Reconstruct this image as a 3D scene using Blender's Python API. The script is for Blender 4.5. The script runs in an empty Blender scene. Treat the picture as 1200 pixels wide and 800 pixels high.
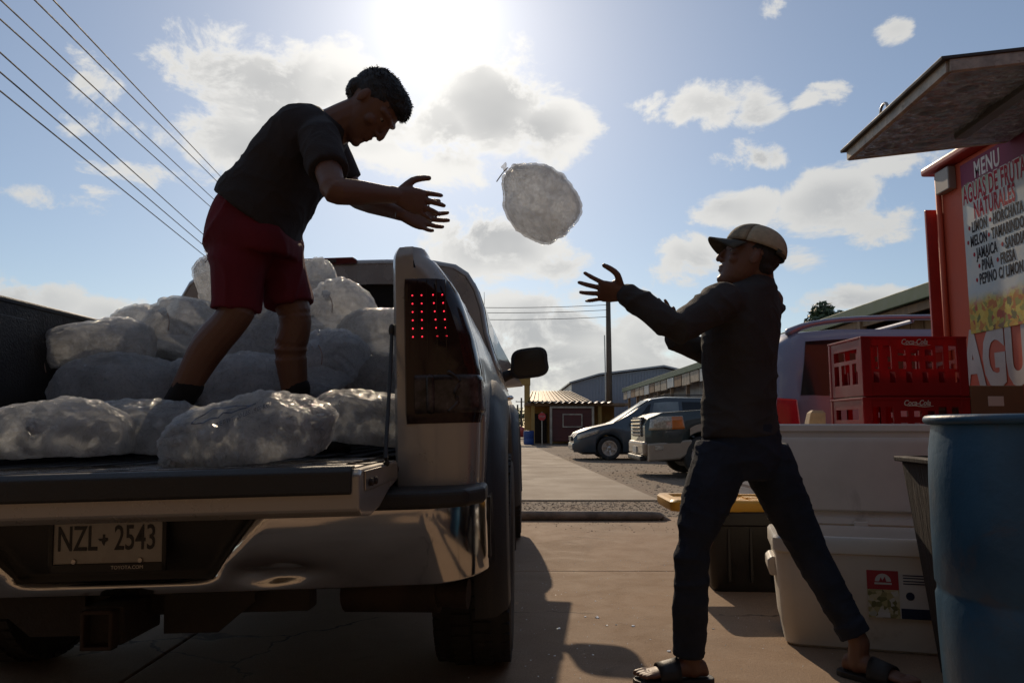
import bpy, bmesh, math, random
import numpy as np
from mathutils import Vector, Matrix, noise

random.seed(7)
scene = bpy.context.scene
COL = scene.collection
R = math.radians
V = Vector

# ------------------------------------------------------------------ camera
CAM_H = 0.92
PITCH = R(6.34)
F = 900.0                                   # focal length in photo pixels (1200 wide)
cam_d = bpy.data.cameras.new('camera')
cam_d.sensor_width = 36.0
cam_d.lens = 36.0 * F / 1200.0
cam_d.clip_start = 0.05
cam_d.clip_end = 3000
cam = bpy.data.objects.new('camera', cam_d)
COL.objects.link(cam)
cam.location = (0, 0, CAM_H)
cam.rotation_euler = (math.pi / 2 + PITCH, 0, 0)
scene.camera = cam

def ray(px, py):
    a = (px - 600) / F
    b = (400 - py) / F
    return V((a, math.cos(PITCH) - b * math.sin(PITCH), math.sin(PITCH) + b * math.cos(PITCH)))

def at(px, py, Y):
    """the point of the place seen at photo pixel (px, py), Y metres ahead"""
    d = ray(px, py)
    return V((0, 0, CAM_H)) + d * (Y / d.y)

# ------------------------------------------------------------------ sun, sky, exposure
SUN = ray(513, 14).normalized()
SUN_EL = math.asin(SUN.z)
SUN_AZ = math.atan2(SUN.x, SUN.y)           # clockwise from +Y
sun_d = bpy.data.lights.new('sun', 'SUN')
sun_d.energy = 3.6
sun_d.angle = R(0.55)
sun_d.color = (1.0, 0.80, 0.57)
sun = bpy.data.objects.new('sun', sun_d)
COL.objects.link(sun)
sun.location = (0, 0, 30)
sun.rotation_euler = SUN.to_track_quat('Z', 'Y').to_euler()

scene.view_settings.view_transform = 'Standard'
scene.view_settings.look = 'None'
scene.view_settings.exposure = -0.25
scene.view_settings.gamma = 1.0
scene.view_settings.use_curve_mapping = False

world = bpy.data.worlds.new('World')
scene.world = world
world.use_nodes = True
wt = world.node_tree
for n in list(wt.nodes):
    wt.nodes.remove(n)
SKY_STRENGTH = 0.11

class NT:
    """short hand for building node trees"""
    def __init__(s, tree):
        s.t = tree
    def n(s, typ, **kw):
        nd = s.t.nodes.new(typ)
        for k, v in kw.items():
            setattr(nd, k, v)
        return nd
    def lk(s, a, b):
        s.t.links.new(a, b)
    def put(s, v, sock):
        if hasattr(v, 'is_linked') or hasattr(v, 'links'):
            s.t.links.new(v, sock)
        else:
            sock.default_value = v
    def m(s, op, a, b=0.0, c=None, clamp=False):
        nd = s.n('ShaderNodeMath', operation=op, use_clamp=clamp)
        s.put(a, nd.inputs[0]); s.put(b, nd.inputs[1])
        if c is not None:
            s.put(c, nd.inputs[2])
        return nd.outputs[0]
    def dot(s, a, v):
        nd = s.n('ShaderNodeVectorMath', operation='DOT_PRODUCT')
        s.put(a, nd.inputs[0]); s.put(v, nd.inputs[1])
        return nd.outputs['Value']
    def vec(s, op, a, b):
        nd = s.n('ShaderNodeVectorMath', operation=op)
        s.put(a, nd.inputs[0]); s.put(b, nd.inputs[1])
        return nd.outputs[0]
    def noise(s, vec, scale, detail=4, rough=0.5, lac=2.0, dist=0.0):
        nd = s.n('ShaderNodeTexNoise')
        if vec is not None:
            s.lk(vec, nd.inputs['Vector'])
        nd.inputs['Scale'].default_value = scale
        nd.inputs['Detail'].default_value = detail
        nd.inputs['Roughness'].default_value = rough
        nd.inputs['Lacunarity'].default_value = lac
        nd.inputs['Distortion'].default_value = dist
        return nd
    def ss(s, v, lo, hi, a=0.0, b=1.0):
        nd = s.n('ShaderNodeMapRange', interpolation_type='SMOOTHSTEP')
        s.put(v, nd.inputs['Value'])
        nd.inputs['From Min'].default_value = lo; nd.inputs['From Max'].default_value = hi
        nd.inputs['To Min'].default_value = a; nd.inputs['To Max'].default_value = b
        return nd.outputs[0]
    def mix(s, f, a, b, blend='MIX'):
        nd = s.n('ShaderNodeMix', data_type='RGBA', blend_type=blend)
        s.put(f, nd.inputs[0]); s.put(a, nd.inputs[6]); s.put(b, nd.inputs[7])
        return nd.outputs[2]
    def ramp(s, fac, stops, interp='LINEAR'):
        nd = s.n('ShaderNodeValToRGB')
        s.lk(fac, nd.inputs[0])
        cr = nd.color_ramp
        cr.interpolation = interp
        while len(cr.elements) < len(stops):
            cr.elements.new(0.5)
        for e, (p, c) in zip(cr.elements, stops):
            e.position = p
            e.color = (c[0], c[1], c[2], 1)
        return nd.outputs[0]

W = NT(wt)
sky = W.n('ShaderNodeTexSky', sky_type='NISHITA')
sky.sun_disc = False
sky.sun_elevation = SUN_EL
sky.sun_rotation = SUN_AZ
sky.air_density = 1.0
sky.dust_density = 0.35
sky.ozone_density = 2.0
tc = W.n('ShaderNodeTexCoord')
dirv = W.vec('NORMALIZE', tc.outputs['Generated'], (0, 0, 0))
# cumulus: cloud banks (direction, half sizes in radians) broken up by noise
CLOUDS = [
    (335, 100, .135, .052, 1.0), (300, 165, .085, .05, .8), (420, 135, .09, .06, .9),
    (585, 125, .085, .06, .95), (640, 150, .055, .04, .9), (520, 160, .06, .05, .8),
    (590, 292, .085, .038, 1.0), (655, 312, .05, .024, .85),
    (825, 124, .07, .022, .8), (884, 132, .032, .022, .8), (876, 176, .042, .018, .85),
    (978, 240, .06, .034, .95), (1010, 258, .05, .022, .7), (868, 246, .052, .022, .8),
    (818, 304, .045, .030, .85), (930, 300, .03, .012, .4),
    (655, 385, .12, .045, .95), (560, 400, .08, .04, .8), (760, 400, .07, .04, .8), (690, 430, .16, .04, .95),
    (150, 158, .06, .016, .6), (185, 202, .065, .016, .65), (95, 98, .03, .025, .55), (75, 232, .05, .014, .6),
    (215, 95, .03, .02, .5), (130, 365, .05, .026, .8), (70, 352, .035, .022, .8), (5, 345, .04, .022, .8),
    (1054, 32, .02, .012, .6), (922, 14, .022, .012, .55), (960, 122, .022, .010, .4), (1000, 352, .05, .014, .8),
    (1040, 190, .05, .012, .4),
]
sep = W.n('ShaderNodeSeparateXYZ'); W.lk(dirv, sep.inputs[0])
az = W.m('ARCTAN2', sep.outputs[0], sep.outputs[1])
el = W.m('ARCSINE', sep.outputs[2])
ae = W.n('ShaderNodeCombineXYZ'); W.lk(az, ae.inputs[0]); W.lk(el, ae.inputs[1])
wob = W.noise(dirv, 9.0, 2, 0.55)
wsc = W.n('ShaderNodeVectorMath', operation='MULTIPLY_ADD')
W.lk(wob.outputs['Color'], wsc.inputs[0]); wsc.inputs[1].default_value = (.05, .05, 0); W.lk(ae.outputs[0], wsc.inputs[2])
aew = wsc.outputs[0]
mask = None
for (cx, cy, sx, sy, amp) in CLOUDS:
    c = ray(cx, cy).normalized()
    ca, ce = math.atan2(c.x, c.y) + .025, math.asin(c.z) + .025
    sx *= 1.25; sy *= 1.25
    nd = W.n('ShaderNodeVectorMath', operation='MULTIPLY_ADD')
    W.lk(aew, nd.inputs[0]); nd.inputs[1].default_value = (1 / sx, 1 / sy, 0); nd.inputs[2].default_value = (-ca / sx, -ce / sy, 0)
    q = W.dot(nd.outputs[0], nd.outputs[0])
    g = W.m('MULTIPLY_ADD', q, -amp, amp)
    mask = g if mask is None else W.m('MAXIMUM', mask, g)
mask = W.m('MAXIMUM', mask, -1.0)
# the same fair-weather cumulus goes on all round, outside the picture too
elev = W.dot(dirv, (0, 0, 1))
flat = W.vec('MULTIPLY', dirv, (1.0, 1.0, 2.6))
far_n = W.noise(flat, 2.3, 3, 0.5)
behind = W.ss(W.dot(dirv, (0, 1, 0)), 0.62, 0.40)
glob = W.m('MULTIPLY', W.ss(far_n.outputs[0], 0.44, 0.76, -0.9, 1.0), behind)
glob = W.m('SUBTRACT', glob, W.m('SUBTRACT', 1.0, behind))
mask = W.m('MAXIMUM', mask, glob)
squash = W.vec('MULTIPLY', dirv, (1.0, 1.0, 1.5))
n1 = W.noise(squash, 11.0, 10, 0.62, 2.15, 0.35)
nn = n1.outputs[0]
dens = W.m('ADD', mask, W.m('MULTIPLY', W.m('SUBTRACT', nn, 0.5), 4.0))
cover = W.ss(dens, -0.02, 0.62)
n3 = W.noise(squash, 6.5, 3, 0.5)
thick = W.ss(W.m('ADD', mask, W.m('MULTIPLY', W.m('SUBTRACT', n3.outputs[0], 0.5), 1.8)), 0.15, 1.15)
thick = W.m('MULTIPLY', thick, W.ss(dens, 0.3, 1.0))
cd = W.m('MAXIMUM', W.dot(dirv, tuple(SUN)), 0.0)
near_sun = W.m('POWER', cd, 10.0)
k = 1.0 / SKY_STRENGTH
cl_edge = W.mix(near_sun, (0.72 * k, 0.72 * k, 0.70 * k, 1), (1.15 * k, 1.12 * k, 1.06 * k, 1))
cl_core = W.mix(near_sun, (0.54 * k, 0.55 * k, 0.56 * k, 1), (0.58 * k, 0.58 * k, 0.57 * k, 1))
cl_col = W.mix(thick, cl_edge, cl_core)
# aureole of forward-scattered light close round the sun
aur = 0.0
for pw, am in ((2200.0, 1.6), (420.0, 0.32), (100.0, 0.26), (24.0, 0.12)):
    aur = W.m('MULTIPLY_ADD', W.m('POWER', cd, pw), am, aur)
aur = W.m('MULTIPLY', aur, k)
aurc = W.n('ShaderNodeCombineColor')
W.lk(W.m('MULTIPLY', aur, 1.0), aurc.inputs[0]); W.lk(W.m('MULTIPLY', aur, 0.96), aurc.inputs[1]); W.lk(W.m('MULTIPLY', aur, 0.88), aurc.inputs[2])
pale = W.mix(0.22, sky.outputs[0], (0.40 * k, 0.43 * k, 0.47 * k, 1))   # thin high haze
skyc = W.mix(1.0, pale, aurc.outputs[0], 'ADD')
final = W.mix(W.m('MULTIPLY', cover, 0.93), skyc, cl_col)
aur2 = W.mix(W.m('MULTIPLY', cover, 0.5), (0, 0, 0, 1), aurc.outputs[0])
final = W.mix(1.0, final, aur2, 'ADD')
bg = W.n('ShaderNodeBackground')
W.lk(final, bg.inputs[0])
bg.inputs[1].default_value = SKY_STRENGTH
world.cycles.sampling_method = 'MANUAL'
world.cycles.sample_map_resolution = 512
scene.cycles.max_bounces = 10
scene.cycles.transparent_max_bounces = 12
scene.cycles.diffuse_bounces = 5
scene.cycles.glossy_bounces = 4
wo = W.n('ShaderNodeOutputWorld')
W.lk(bg.outputs[0], wo.inputs[0])

# ------------------------------------------------------------------ mesh helpers
class MB:
    """collects shapes; obj() links them as ONE mesh object"""
    def __init__(s):
        s.v = []; s.f = []
    def add(s, vs, fs):
        o = len(s.v)
        s.v += [tuple(p) for p in vs]
        s.f += [tuple(i + o for i in f) for f in fs]
        return s
    def box(s, x0, x1, y0, y1, z0, z1):
        vs = [(x, y, z) for z in (z0, z1) for y in (y0, y1) for x in (x0, x1)]
        return s.add(vs, [(0, 2, 3, 1), (4, 5, 7, 6), (0, 1, 5, 4), (2, 6, 7, 3), (0, 4, 6, 2), (1, 3, 7, 5)])
    def obox(s, c, ax, ay, az):
        """box round centre c with half-axis vectors"""
        c, ax, ay, az = V(c), V(ax), V(ay), V(az)
        vs = [c + ax * i + ay * j + az * k_ for k_ in (-1, 1) for j in (-1, 1) for i in (-1, 1)]
        return s.add(vs, [(0, 2, 3, 1), (4, 5, 7, 6), (0, 1, 5, 4), (2, 6, 7, 3), (0, 4, 6, 2), (1, 3, 7, 5)])
    def rings(s, rings, cap0=True, cap1=True, close=True):
        n = len(rings[0]); vs = [p for r_ in rings for p in r_]; fs = []
        for i in range(len(rings) - 1):
            for j in range(n if close else n - 1):
                a = i * n + j; b = i * n + (j + 1) % n
                fs.append((a, b, b + n, a + n))
        if cap0: fs.append(tuple(range(n - 1, -1, -1)))
        if cap1: fs.append(tuple(range((len(rings) - 1) * n, len(rings) * n)))
        return s.add(vs, fs)
    def tube(s, pts, rad, seg=12, ref=(0, 0, 1), flat=1.0, round_ends=True, sub=1):
        """tapered tube; radius r along ref's side, r*flat across"""
        pts = [V(p) for p in pts]
        if not hasattr(rad, '__len__'):
            rad = [rad] * len(pts)
        fl = list(flat) if hasattr(flat, '__len__') else [flat] * len(pts)
        rad = list(rad)
        if sub > 1:
            pts, rad, fl = catmull(pts, rad, fl, sub)
        if round_ends:
            a, b = (pts[0] - pts[1]).normalized(), (pts[-1] - pts[-2]).normalized()
            k0 = [(.98, .2), (.75, .66), (.4, .92)]
            pts = [pts[0] + a * rad[0] * q for q, _ in k0] + pts + [pts[-1] + b * rad[-1] * q for q, _ in reversed(k0)]
            rad = [rad[0] * w for _, w in k0] + rad + [rad[-1] * w for _, w in reversed(k0)]
            fl = [fl[0]] * 3 + fl + [fl[-1]] * 3
        ref = V(ref); rs = []
        for i, p in enumerate(pts):
            t = (pts[min(i + 1, len(pts) - 1)] - pts[max(i - 1, 0)]).normalized()
            u = ref - t * ref.dot(t)
            if u.length < 1e-4:
                u = t.orthogonal()
            u.normalize(); w = t.cross(u)
            rs.append([p + u * (math.cos(q) * rad[i]) + w * (math.sin(q) * rad[i] * fl[i])
                       for q in (2 * math.pi * j / seg for j in range(seg))])
        return s.rings(rs)
    def ell(s, c, r, seg=16, rows=10, mtx=None):
        c = V(c); rs = []
        for i in range(1, rows):
            th = math.pi * i / rows
            rs.append([V((r[0] * math.sin(th) * math.cos(q), r[1] * math.sin(th) * math.sin(q), -r[2] * math.cos(th)))
                       for q in (2 * math.pi * j / seg for j in range(seg))])
        if mtx is not None:
            rs = [[mtx @ p for p in r_] for r_ in rs]
        return s.rings([[c + p for p in r_] for r_ in rs])
    def lathe(s, prof, seg=32, c=(0, 0, 0), axis='z', closed=False):
        rs = []
        for (r_, h) in prof:
            ring = []
            for j in range(seg):
                q = 2 * math.pi * j / seg
                p = (r_ * math.cos(q), r_ * math.sin(q), h)
                if axis == 'x': p = (p[2], p[0], p[1])
                if axis == 'y': p = (p[1], p[2], p[0])
                ring.append(V(c) + V(p))
            rs.append(ring)
        if closed:
            rs.append(rs[0])
            return s.rings(rs, False, False)
        return s.rings(rs)
    def prism(s, poly, axis, a, b):
        """polygon in the plane across axis, extruded from a to b"""
        def mk(p, h):
            return {'x': (h, p[0], p[1]), 'y': (p[0], h, p[1]), 'z': (p[0], p[1], h)}[axis]
        return s.rings([[mk(p, a) for p in poly], [mk(p, b) for p in poly]])
    def grid(s, fn, us, vs_):
        pts = [fn(u, v) for u in us for v in vs_]
        n = len(vs_)
        return s.add(pts, [(i * n + j, i * n + j + 1, (i + 1) * n + j + 1, (i + 1) * n + j)
                           for i in range(len(us) - 1) for j in range(n - 1)])
    def mesh(s, name='mesh', smooth=False, fix=True):
        me = bpy.data.meshes.new(name)
        me.from_pydata(s.v, [], s.f)
        if fix:
            bm = bmesh.new(); bm.from_mesh(me)
            bmesh.ops.recalc_face_normals(bm, faces=bm.faces)
            bm.to_mesh(me); bm.free()
        if smooth:
            me.polygons.foreach_set('use_smooth', [True] * len(me.polygons))
        me.update()
        return me
    def obj(s, name, mat, parent=None, bevel=0, smooth=False, auto=None, solid=0, seg=2, fix=True):
        me = s.mesh(name, smooth or auto is not None, fix)
        return link(name, me, mat, parent, bevel, auto, solid, seg)

def link(name, me, mat, parent=None, bevel=0, auto=None, solid=0, seg=2):
    if mat is not None and not me.materials:
        me.materials.append(mat)
    o = bpy.data.objects.new(name, me)
    COL.objects.link(o)
    if parent is not None:
        o.parent = parent
    if solid:
        m = o.modifiers.new('solid', 'SOLIDIFY'); m.thickness = solid; m.offset = 0
    if bevel:
        m = o.modifiers.new('bevel', 'BEVEL'); m.width = bevel; m.segments = seg; m.limit_method = 'ANGLE'; m.angle_limit = R(35)
        m.harden_normals = False
    if auto is not None:
        sharp_by_angle(me, auto)
    return o

def sharp_by_angle(me, deg):
    bm = bmesh.new(); bm.from_mesh(me)
    lim = R(deg)
    for e in bm.edges:
        if len(e.link_faces) == 2 and e.calc_face_angle(0) > lim:
            e.smooth = False
    bm.to_mesh(me); bm.free()

def catmull(pts, rad, fl, sub):
    P, Rr, Fl = [], [], []
    n = len(pts)
    def cr(a, b, c, d, t):
        return 0.5 * ((2 * b) + (c - a) * t + (2 * a - 5 * b + 4 * c - d) * t * t + (3 * b - a - 3 * c + d) * t ** 3)
    for i in range(n - 1):
        i0, i3 = max(i - 1, 0), min(i + 2, n - 1)
        for k_ in range(sub):
            t = k_ / sub
            P.append(cr(pts[i0], pts[i], pts[i + 1], pts[i3], t))
            Rr.append(rad[i] * (1 - t) + rad[i + 1] * t); Fl.append(fl[i] * (1 - t) + fl[i + 1] * t)
    P.append(pts[-1]); Rr.append(rad[-1]); Fl.append(fl[-1])
    return P, Rr, Fl

def empty(name, loc=(0, 0, 0), rz=0.0):
    o = bpy.data.objects.new(name, None)
    o.empty_display_size = 0.1
    COL.objects.link(o)
    o.location = loc
    o.rotation_euler = (0, 0, rz)
    return o

def tag(o, label=None, cat=None, group=None, kind=None):
    if label: o['label'] = label
    if cat: o['category'] = cat
    if group: o['group'] = group
    if kind: o['kind'] = kind
    return o

def remesh(mb, voxel, smooth=3, fac=0.5):
    """fuse the collected closed shapes into one continuous surface"""
    me = mb.mesh('tmp')
    o = bpy.data.objects.new('tmp', me); COL.objects.link(o)
    m = o.modifiers.new('r', 'REMESH'); m.mode = 'VOXEL'; m.voxel_size = voxel
    if smooth:
        m = o.modifiers.new('s', 'SMOOTH'); m.iterations = smooth; m.factor = fac
    dg = bpy.context.evaluated_depsgraph_get()
    out = bpy.data.meshes.new_from_object(o.evaluated_get(dg))
    bpy.data.objects.remove(o); bpy.data.meshes.remove(me)
    out.polygons.foreach_set('use_smooth', [True] * len(out.polygons))
    return out

def displace(me, fn):
    """move every vertex along its normal by fn(co, normal)"""
    vs = me.vertices
    new = np.empty(len(vs) * 3)
    for i, v in enumerate(vs):
        d = fn(v.co, v.normal)
        new[i * 3:i * 3 + 3] = v.co + v.normal * d
    vs.foreach_set('co', new)
    me.update()

def fbm(p, s, oct_=3):
    a, t = 1.0, 0.0
    q = V(p) * s
    for _ in range(oct_):
        t += a * noise.noise(q); q = q * 2.03 + V((7.1, 3.3, 1.7)); a *= 0.5
    return t

def text_obj(body, size, M4, mat, parent=None, name='lettering', xs=1.0, depth=0.0015, align='CENTER', shear=0.0, bold=0.0, space=1.0):
    cu = bpy.data.curves.new('t', 'FONT')
    cu.body = body; cu.size = size; cu.align_x = align; cu.align_y = 'CENTER'
    cu.space_character = space; cu.extrude = depth; cu.shear = shear; cu.offset = bold
    cu.resolution_u = 3
    o = bpy.data.objects.new('t', cu); COL.objects.link(o)
    dg = bpy.context.evaluated_depsgraph_get()
    me = bpy.data.meshes.new_from_object(o.evaluated_get(dg))
    bpy.data.objects.remove(o); bpy.data.curves.remove(cu)
    me.transform(M4 @ Matrix.Diagonal((xs, 1, 1, 1)))
    me.materials.clear()
    return link(name, me, mat, parent)

def frame(origin, right, up):
    """matrix whose local x = right, y = up, z = out of the face"""
    r_ = V(right).normalized(); u = V(up).normalized(); w = r_.cross(u)
    return Matrix(((r_.x, u.x, w.x, origin[0]), (r_.y, u.y, w.y, origin[1]), (r_.z, u.z, w.z, origin[2]), (0, 0, 0, 1)))

def copy_tree(o, parent=None):
    c = o.copy(); COL.objects.link(c)
    if parent is not None:
        c.parent = parent
    for ch in [x for x in bpy.data.objects if x.parent == o]:
        copy_tree(ch, c)
    return c

# ------------------------------------------------------------------ materials
MATS = {}
def mat(name, col, rough=0.6, metal=0.0, var=0.12, vs=5.0, bump=0.0, bs=30.0, spec=0.5, coat=0.0, speck=0.0, trans=0.0,
        emit=None, dirt=None, rvar=0.1, detail=5, stretch=None):
    m = bpy.data.materials.new(name); m.use_nodes = True
    N = NT(m.node_tree); nt = m.node_tree
    b = nt.nodes['Principled BSDF']
    c = N.n('ShaderNodeTexCoord').outputs['Object']
    if stretch:
        c = N.vec('MULTIPLY', c, stretch)
    n1 = N.noise(c, vs, detail, 0.6)
    lo = tuple(x * (1 - var) for x in col) + (1,)
    hi = tuple(min(1, x * (1 + var)) for x in col) + (1,)
    cc = N.mix(N.ss(n1.outputs[0], 0.3, 0.7), lo, hi)
    if dirt:
        n3 = N.noise(c, dirt[1], 6, 0.65, 2.0, 0.6)
        cc = N.mix(N.ss(n3.outputs[0], dirt[2], dirt[2] + 0.18), cc, tuple(dirt[0]) + (1,))
    if speck:
        n4 = N.noise(c, bs * 3, 2, 0.5)
        cc = N.mix(N.ss(n4.outputs[0], 0.60, 0.72, 0, speck), cc, tuple(x * 0.35 for x in col) + (1,))
        cc = N.mix(N.ss(n4.outputs[0], 0.36, 0.26, 0, speck), cc, tuple(min(1, x * 1.9) for x in col) + (1,))
    N.lk(cc, b.inputs['Base Color'])
    N.lk(N.ss(n1.outputs[0], 0.25, 0.75, max(0.02, rough - rvar), min(1, rough + rvar)), b.inputs['Roughness'])
    b.inputs['Metallic'].default_value = metal
    b.inputs['Specular IOR Level'].default_value = spec
    b.inputs['Coat Weight'].default_value = coat
    b.inputs['Coat Roughness'].default_value = 0.06
    b.inputs['Transmission Weight'].default_value = trans
    if emit:
        b.inputs['Emission Color'].default_value = tuple(emit[0]) + (1,)
        b.inputs['Emission Strength'].default_value = emit[1]
    if bump:
        n2 = N.noise(c, bs, 5, 0.6)
        bn = N.n('ShaderNodeBump'); bn.inputs['Strength'].default_value = bump; bn.inputs['Distance'].default_value = 0.02
        N.lk(n2.outputs[0], bn.inputs['Height']); N.lk(bn.outputs[0], b.inputs['Normal'])
    MATS[name] = m
    return m
M_paint = mat('silver_paint', (0.33, 0.305, 0.275), 0.32, 0.35, var=0.05, coat=0.6, dirt=((0.20, 0.15, 0.10), 3.0, 0.62))
M_chrome = mat('chrome', (0.58, 0.58, 0.58), 0.10, 1.0, var=0.05, rvar=0.05, dirt=((0.28, 0.26, 0.24), 7, 0.66))
M_black = mat('black_plastic', (0.018, 0.017, 0.016), 0.55, bump=0.15, bs=160, var=0.3)
M_liner = mat('bed_liner', (0.018, 0.015, 0.013), 0.6, bump=0.3, bs=120, var=0.4, rvar=0.2, dirt=((0.06, 0.05, 0.04), 6, 0.6))
M_wetmetal = mat('wet_tailgate_metal', (0.16, 0.15, 0.14), 0.22, 0.7, var=0.35, vs=9, rvar=0.18, bump=0.12, bs=30)
M_rubber = mat('tyre_rubber', (0.022, 0.020, 0.019), 0.75, bump=0.3, bs=90, var=0.3, dirt=((0.09, 0.07, 0.05), 5, 0.58))
M_under = mat('chassis_grime', (0.03, 0.024, 0.02), 0.8, bump=0.4, bs=40, var=0.4)
M_lens = mat('smoked_lens', (0.022, 0.009, 0.008), 0.12, var=0.3, vs=12, spec=.35)
M_lensclear = mat('clear_lens', (0.05, 0.04, 0.038), 0.2, 0.0, var=0.6, vs=25, spec=.3)
M_redlens = mat('red_lens', (0.12, 0.022, 0.022), 0.2, var=0.2, coat=0.8)
M_led = mat('red_led', (0.6, 0.02, 0.03), 0.3, var=0, emit=((1.0, 0.03, 0.06), 2.2))
M_glass = mat('tinted_glass', (0.012, 0.013, 0.014), 0.04, var=0.1, spec=.4)
M_glass_light = mat('glass_painted_daylight', (.20, .23, .24), .08, var=.25, vs=2, spec=.6)  # daylight seen through and reflected by the panes, put into the colour
M_plate = mat('plate_white', (0.36, 0.345, 0.32), 0.45, var=0.08, vs=20, dirt=((0.30, 0.24, 0.18), 18, 0.60))
M_plateink = mat('plate_black', (0.015, 0.015, 0.018), 0.5)
M_steel = mat('steel', (0.42, 0.40, 0.38), 0.35, 0.9, var=0.2)
M_rust = mat('rusty_steel', (0.05, 0.034, 0.026), 0.75, 0.3, var=0.4, bump=0.3, bs=60)

def bag_material():
    m = bpy.data.materials.new('ice_bag_film'); m.use_nodes = True
    N = NT(m.node_tree); nt = m.node_tree
    b = nt.nodes['Principled BSDF']
    co = N.n('ShaderNodeTexCoord').outputs['Object']
    info = N.n('ShaderNodeObjectInfo')
    sh = N.vec('ADD', co, info.outputs['Location'])
    vor = N.n('ShaderNodeTexVoronoi', feature='SMOOTH_F1'); N.lk(sh, vor.inputs['Vector']); vor.inputs['Scale'].default_value = 26
    big = N.noise(sh, 7, 4, 0.55, 2.0, 0.8)
    wr = N.noise(sh, 17, 9, 0.68, 2.1, 2.6)
    ridge = N.m('SUBTRACT', 1.0, N.m('MULTIPLY', N.m('ABSOLUTE', N.m('SUBTRACT', wr.outputs[0], 0.5)), 7.0), clamp=True)
    fine = N.noise(sh, 60, 6, 0.62, 2.0, 1.5)
    col = N.mix(N.ss(big.outputs[0], 0.35, 0.68), (0.86, 0.86, 0.86, 1), (0.95, 0.95, 0.95, 1))
    N.lk(col, b.inputs['Base Color'])
    N.lk(N.ss(fine.outputs[0], 0.3, 0.7, 0.10, 0.30), b.inputs['Roughness'])
    b.inputs['Specular IOR Level'].default_value = 0.8
    b.inputs['Coat Weight'].default_value = 1.0
    b.inputs['Coat Roughness'].default_value = 0.06
    h = N.m('ADD', N.m('MULTIPLY', ridge, 0.5), N.m('MULTIPLY', fine.outputs[0], 0.25))
    h = N.m('ADD', h, N.m('MULTIPLY', wr.outputs[0], 0.9))
    wv = N.n('ShaderNodeVectorMath', operation='MULTIPLY_ADD'); N.lk(N.noise(sh, 9, 3, .6).outputs['Color'], wv.inputs[0]); wv.inputs[1].default_value = (.05, .05, .05); N.lk(sh, wv.inputs[2])
    fac = N.n('ShaderNodeTexVoronoi'); N.lk(wv.outputs[0], fac.inputs['Vector']); fac.inputs['Scale'].default_value = 27
    tilt = N.dot(N.vec('SUBTRACT', fac.outputs['Color'], (.5, .5, .5)), N.vec('MULTIPLY', N.vec('SUBTRACT', wv.outputs[0], fac.outputs['Position']), (27, 27, 27)))   # each cube pushes its own facet against the film
    h = N.m('ADD', h, N.m('MULTIPLY', tilt, 0.75))
    bn = N.n('ShaderNodeBump'); bn.inputs['Strength'].default_value = 0.9; bn.inputs['Distance'].default_value = 0.030
    N.lk(h, bn.inputs['Height']); N.lk(bn.outputs[0], b.inputs['Normal']); N.lk(bn.outputs[0], b.inputs['Coat Normal'])
    tl = N.n('ShaderNodeBsdfTranslucent'); N.lk(col, tl.inputs[0]); N.lk(bn.outputs[0], tl.inputs['Normal'])
    mx = N.n('ShaderNodeMixShader'); mx.inputs[0].default_value = 0.62
    N.lk(b.outputs[0], mx.inputs[1]); N.lk(tl.outputs[0], mx.inputs[2])
    tp = N.n('ShaderNodeBsdfTransparent'); tp.inputs[0].default_value = (0.96, 0.97, 0.98, 1)
    cloud = N.m('ADD', N.ss(big.outputs[0], 0.3, 0.72, 0.30, 0.60), N.m('MULTIPLY', ridge, 0.22))
    mx2 = N.n('ShaderNodeMixShader'); N.lk(cloud, mx2.inputs[0])
    N.lk(tp.outputs[0], mx2.inputs[1]); N.lk(mx.outputs[0], mx2.inputs[2])
    N.lk(mx2.outputs[0], nt.nodes['Material Output'].inputs[0])
    return m
M_bag = bag_material()
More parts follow.
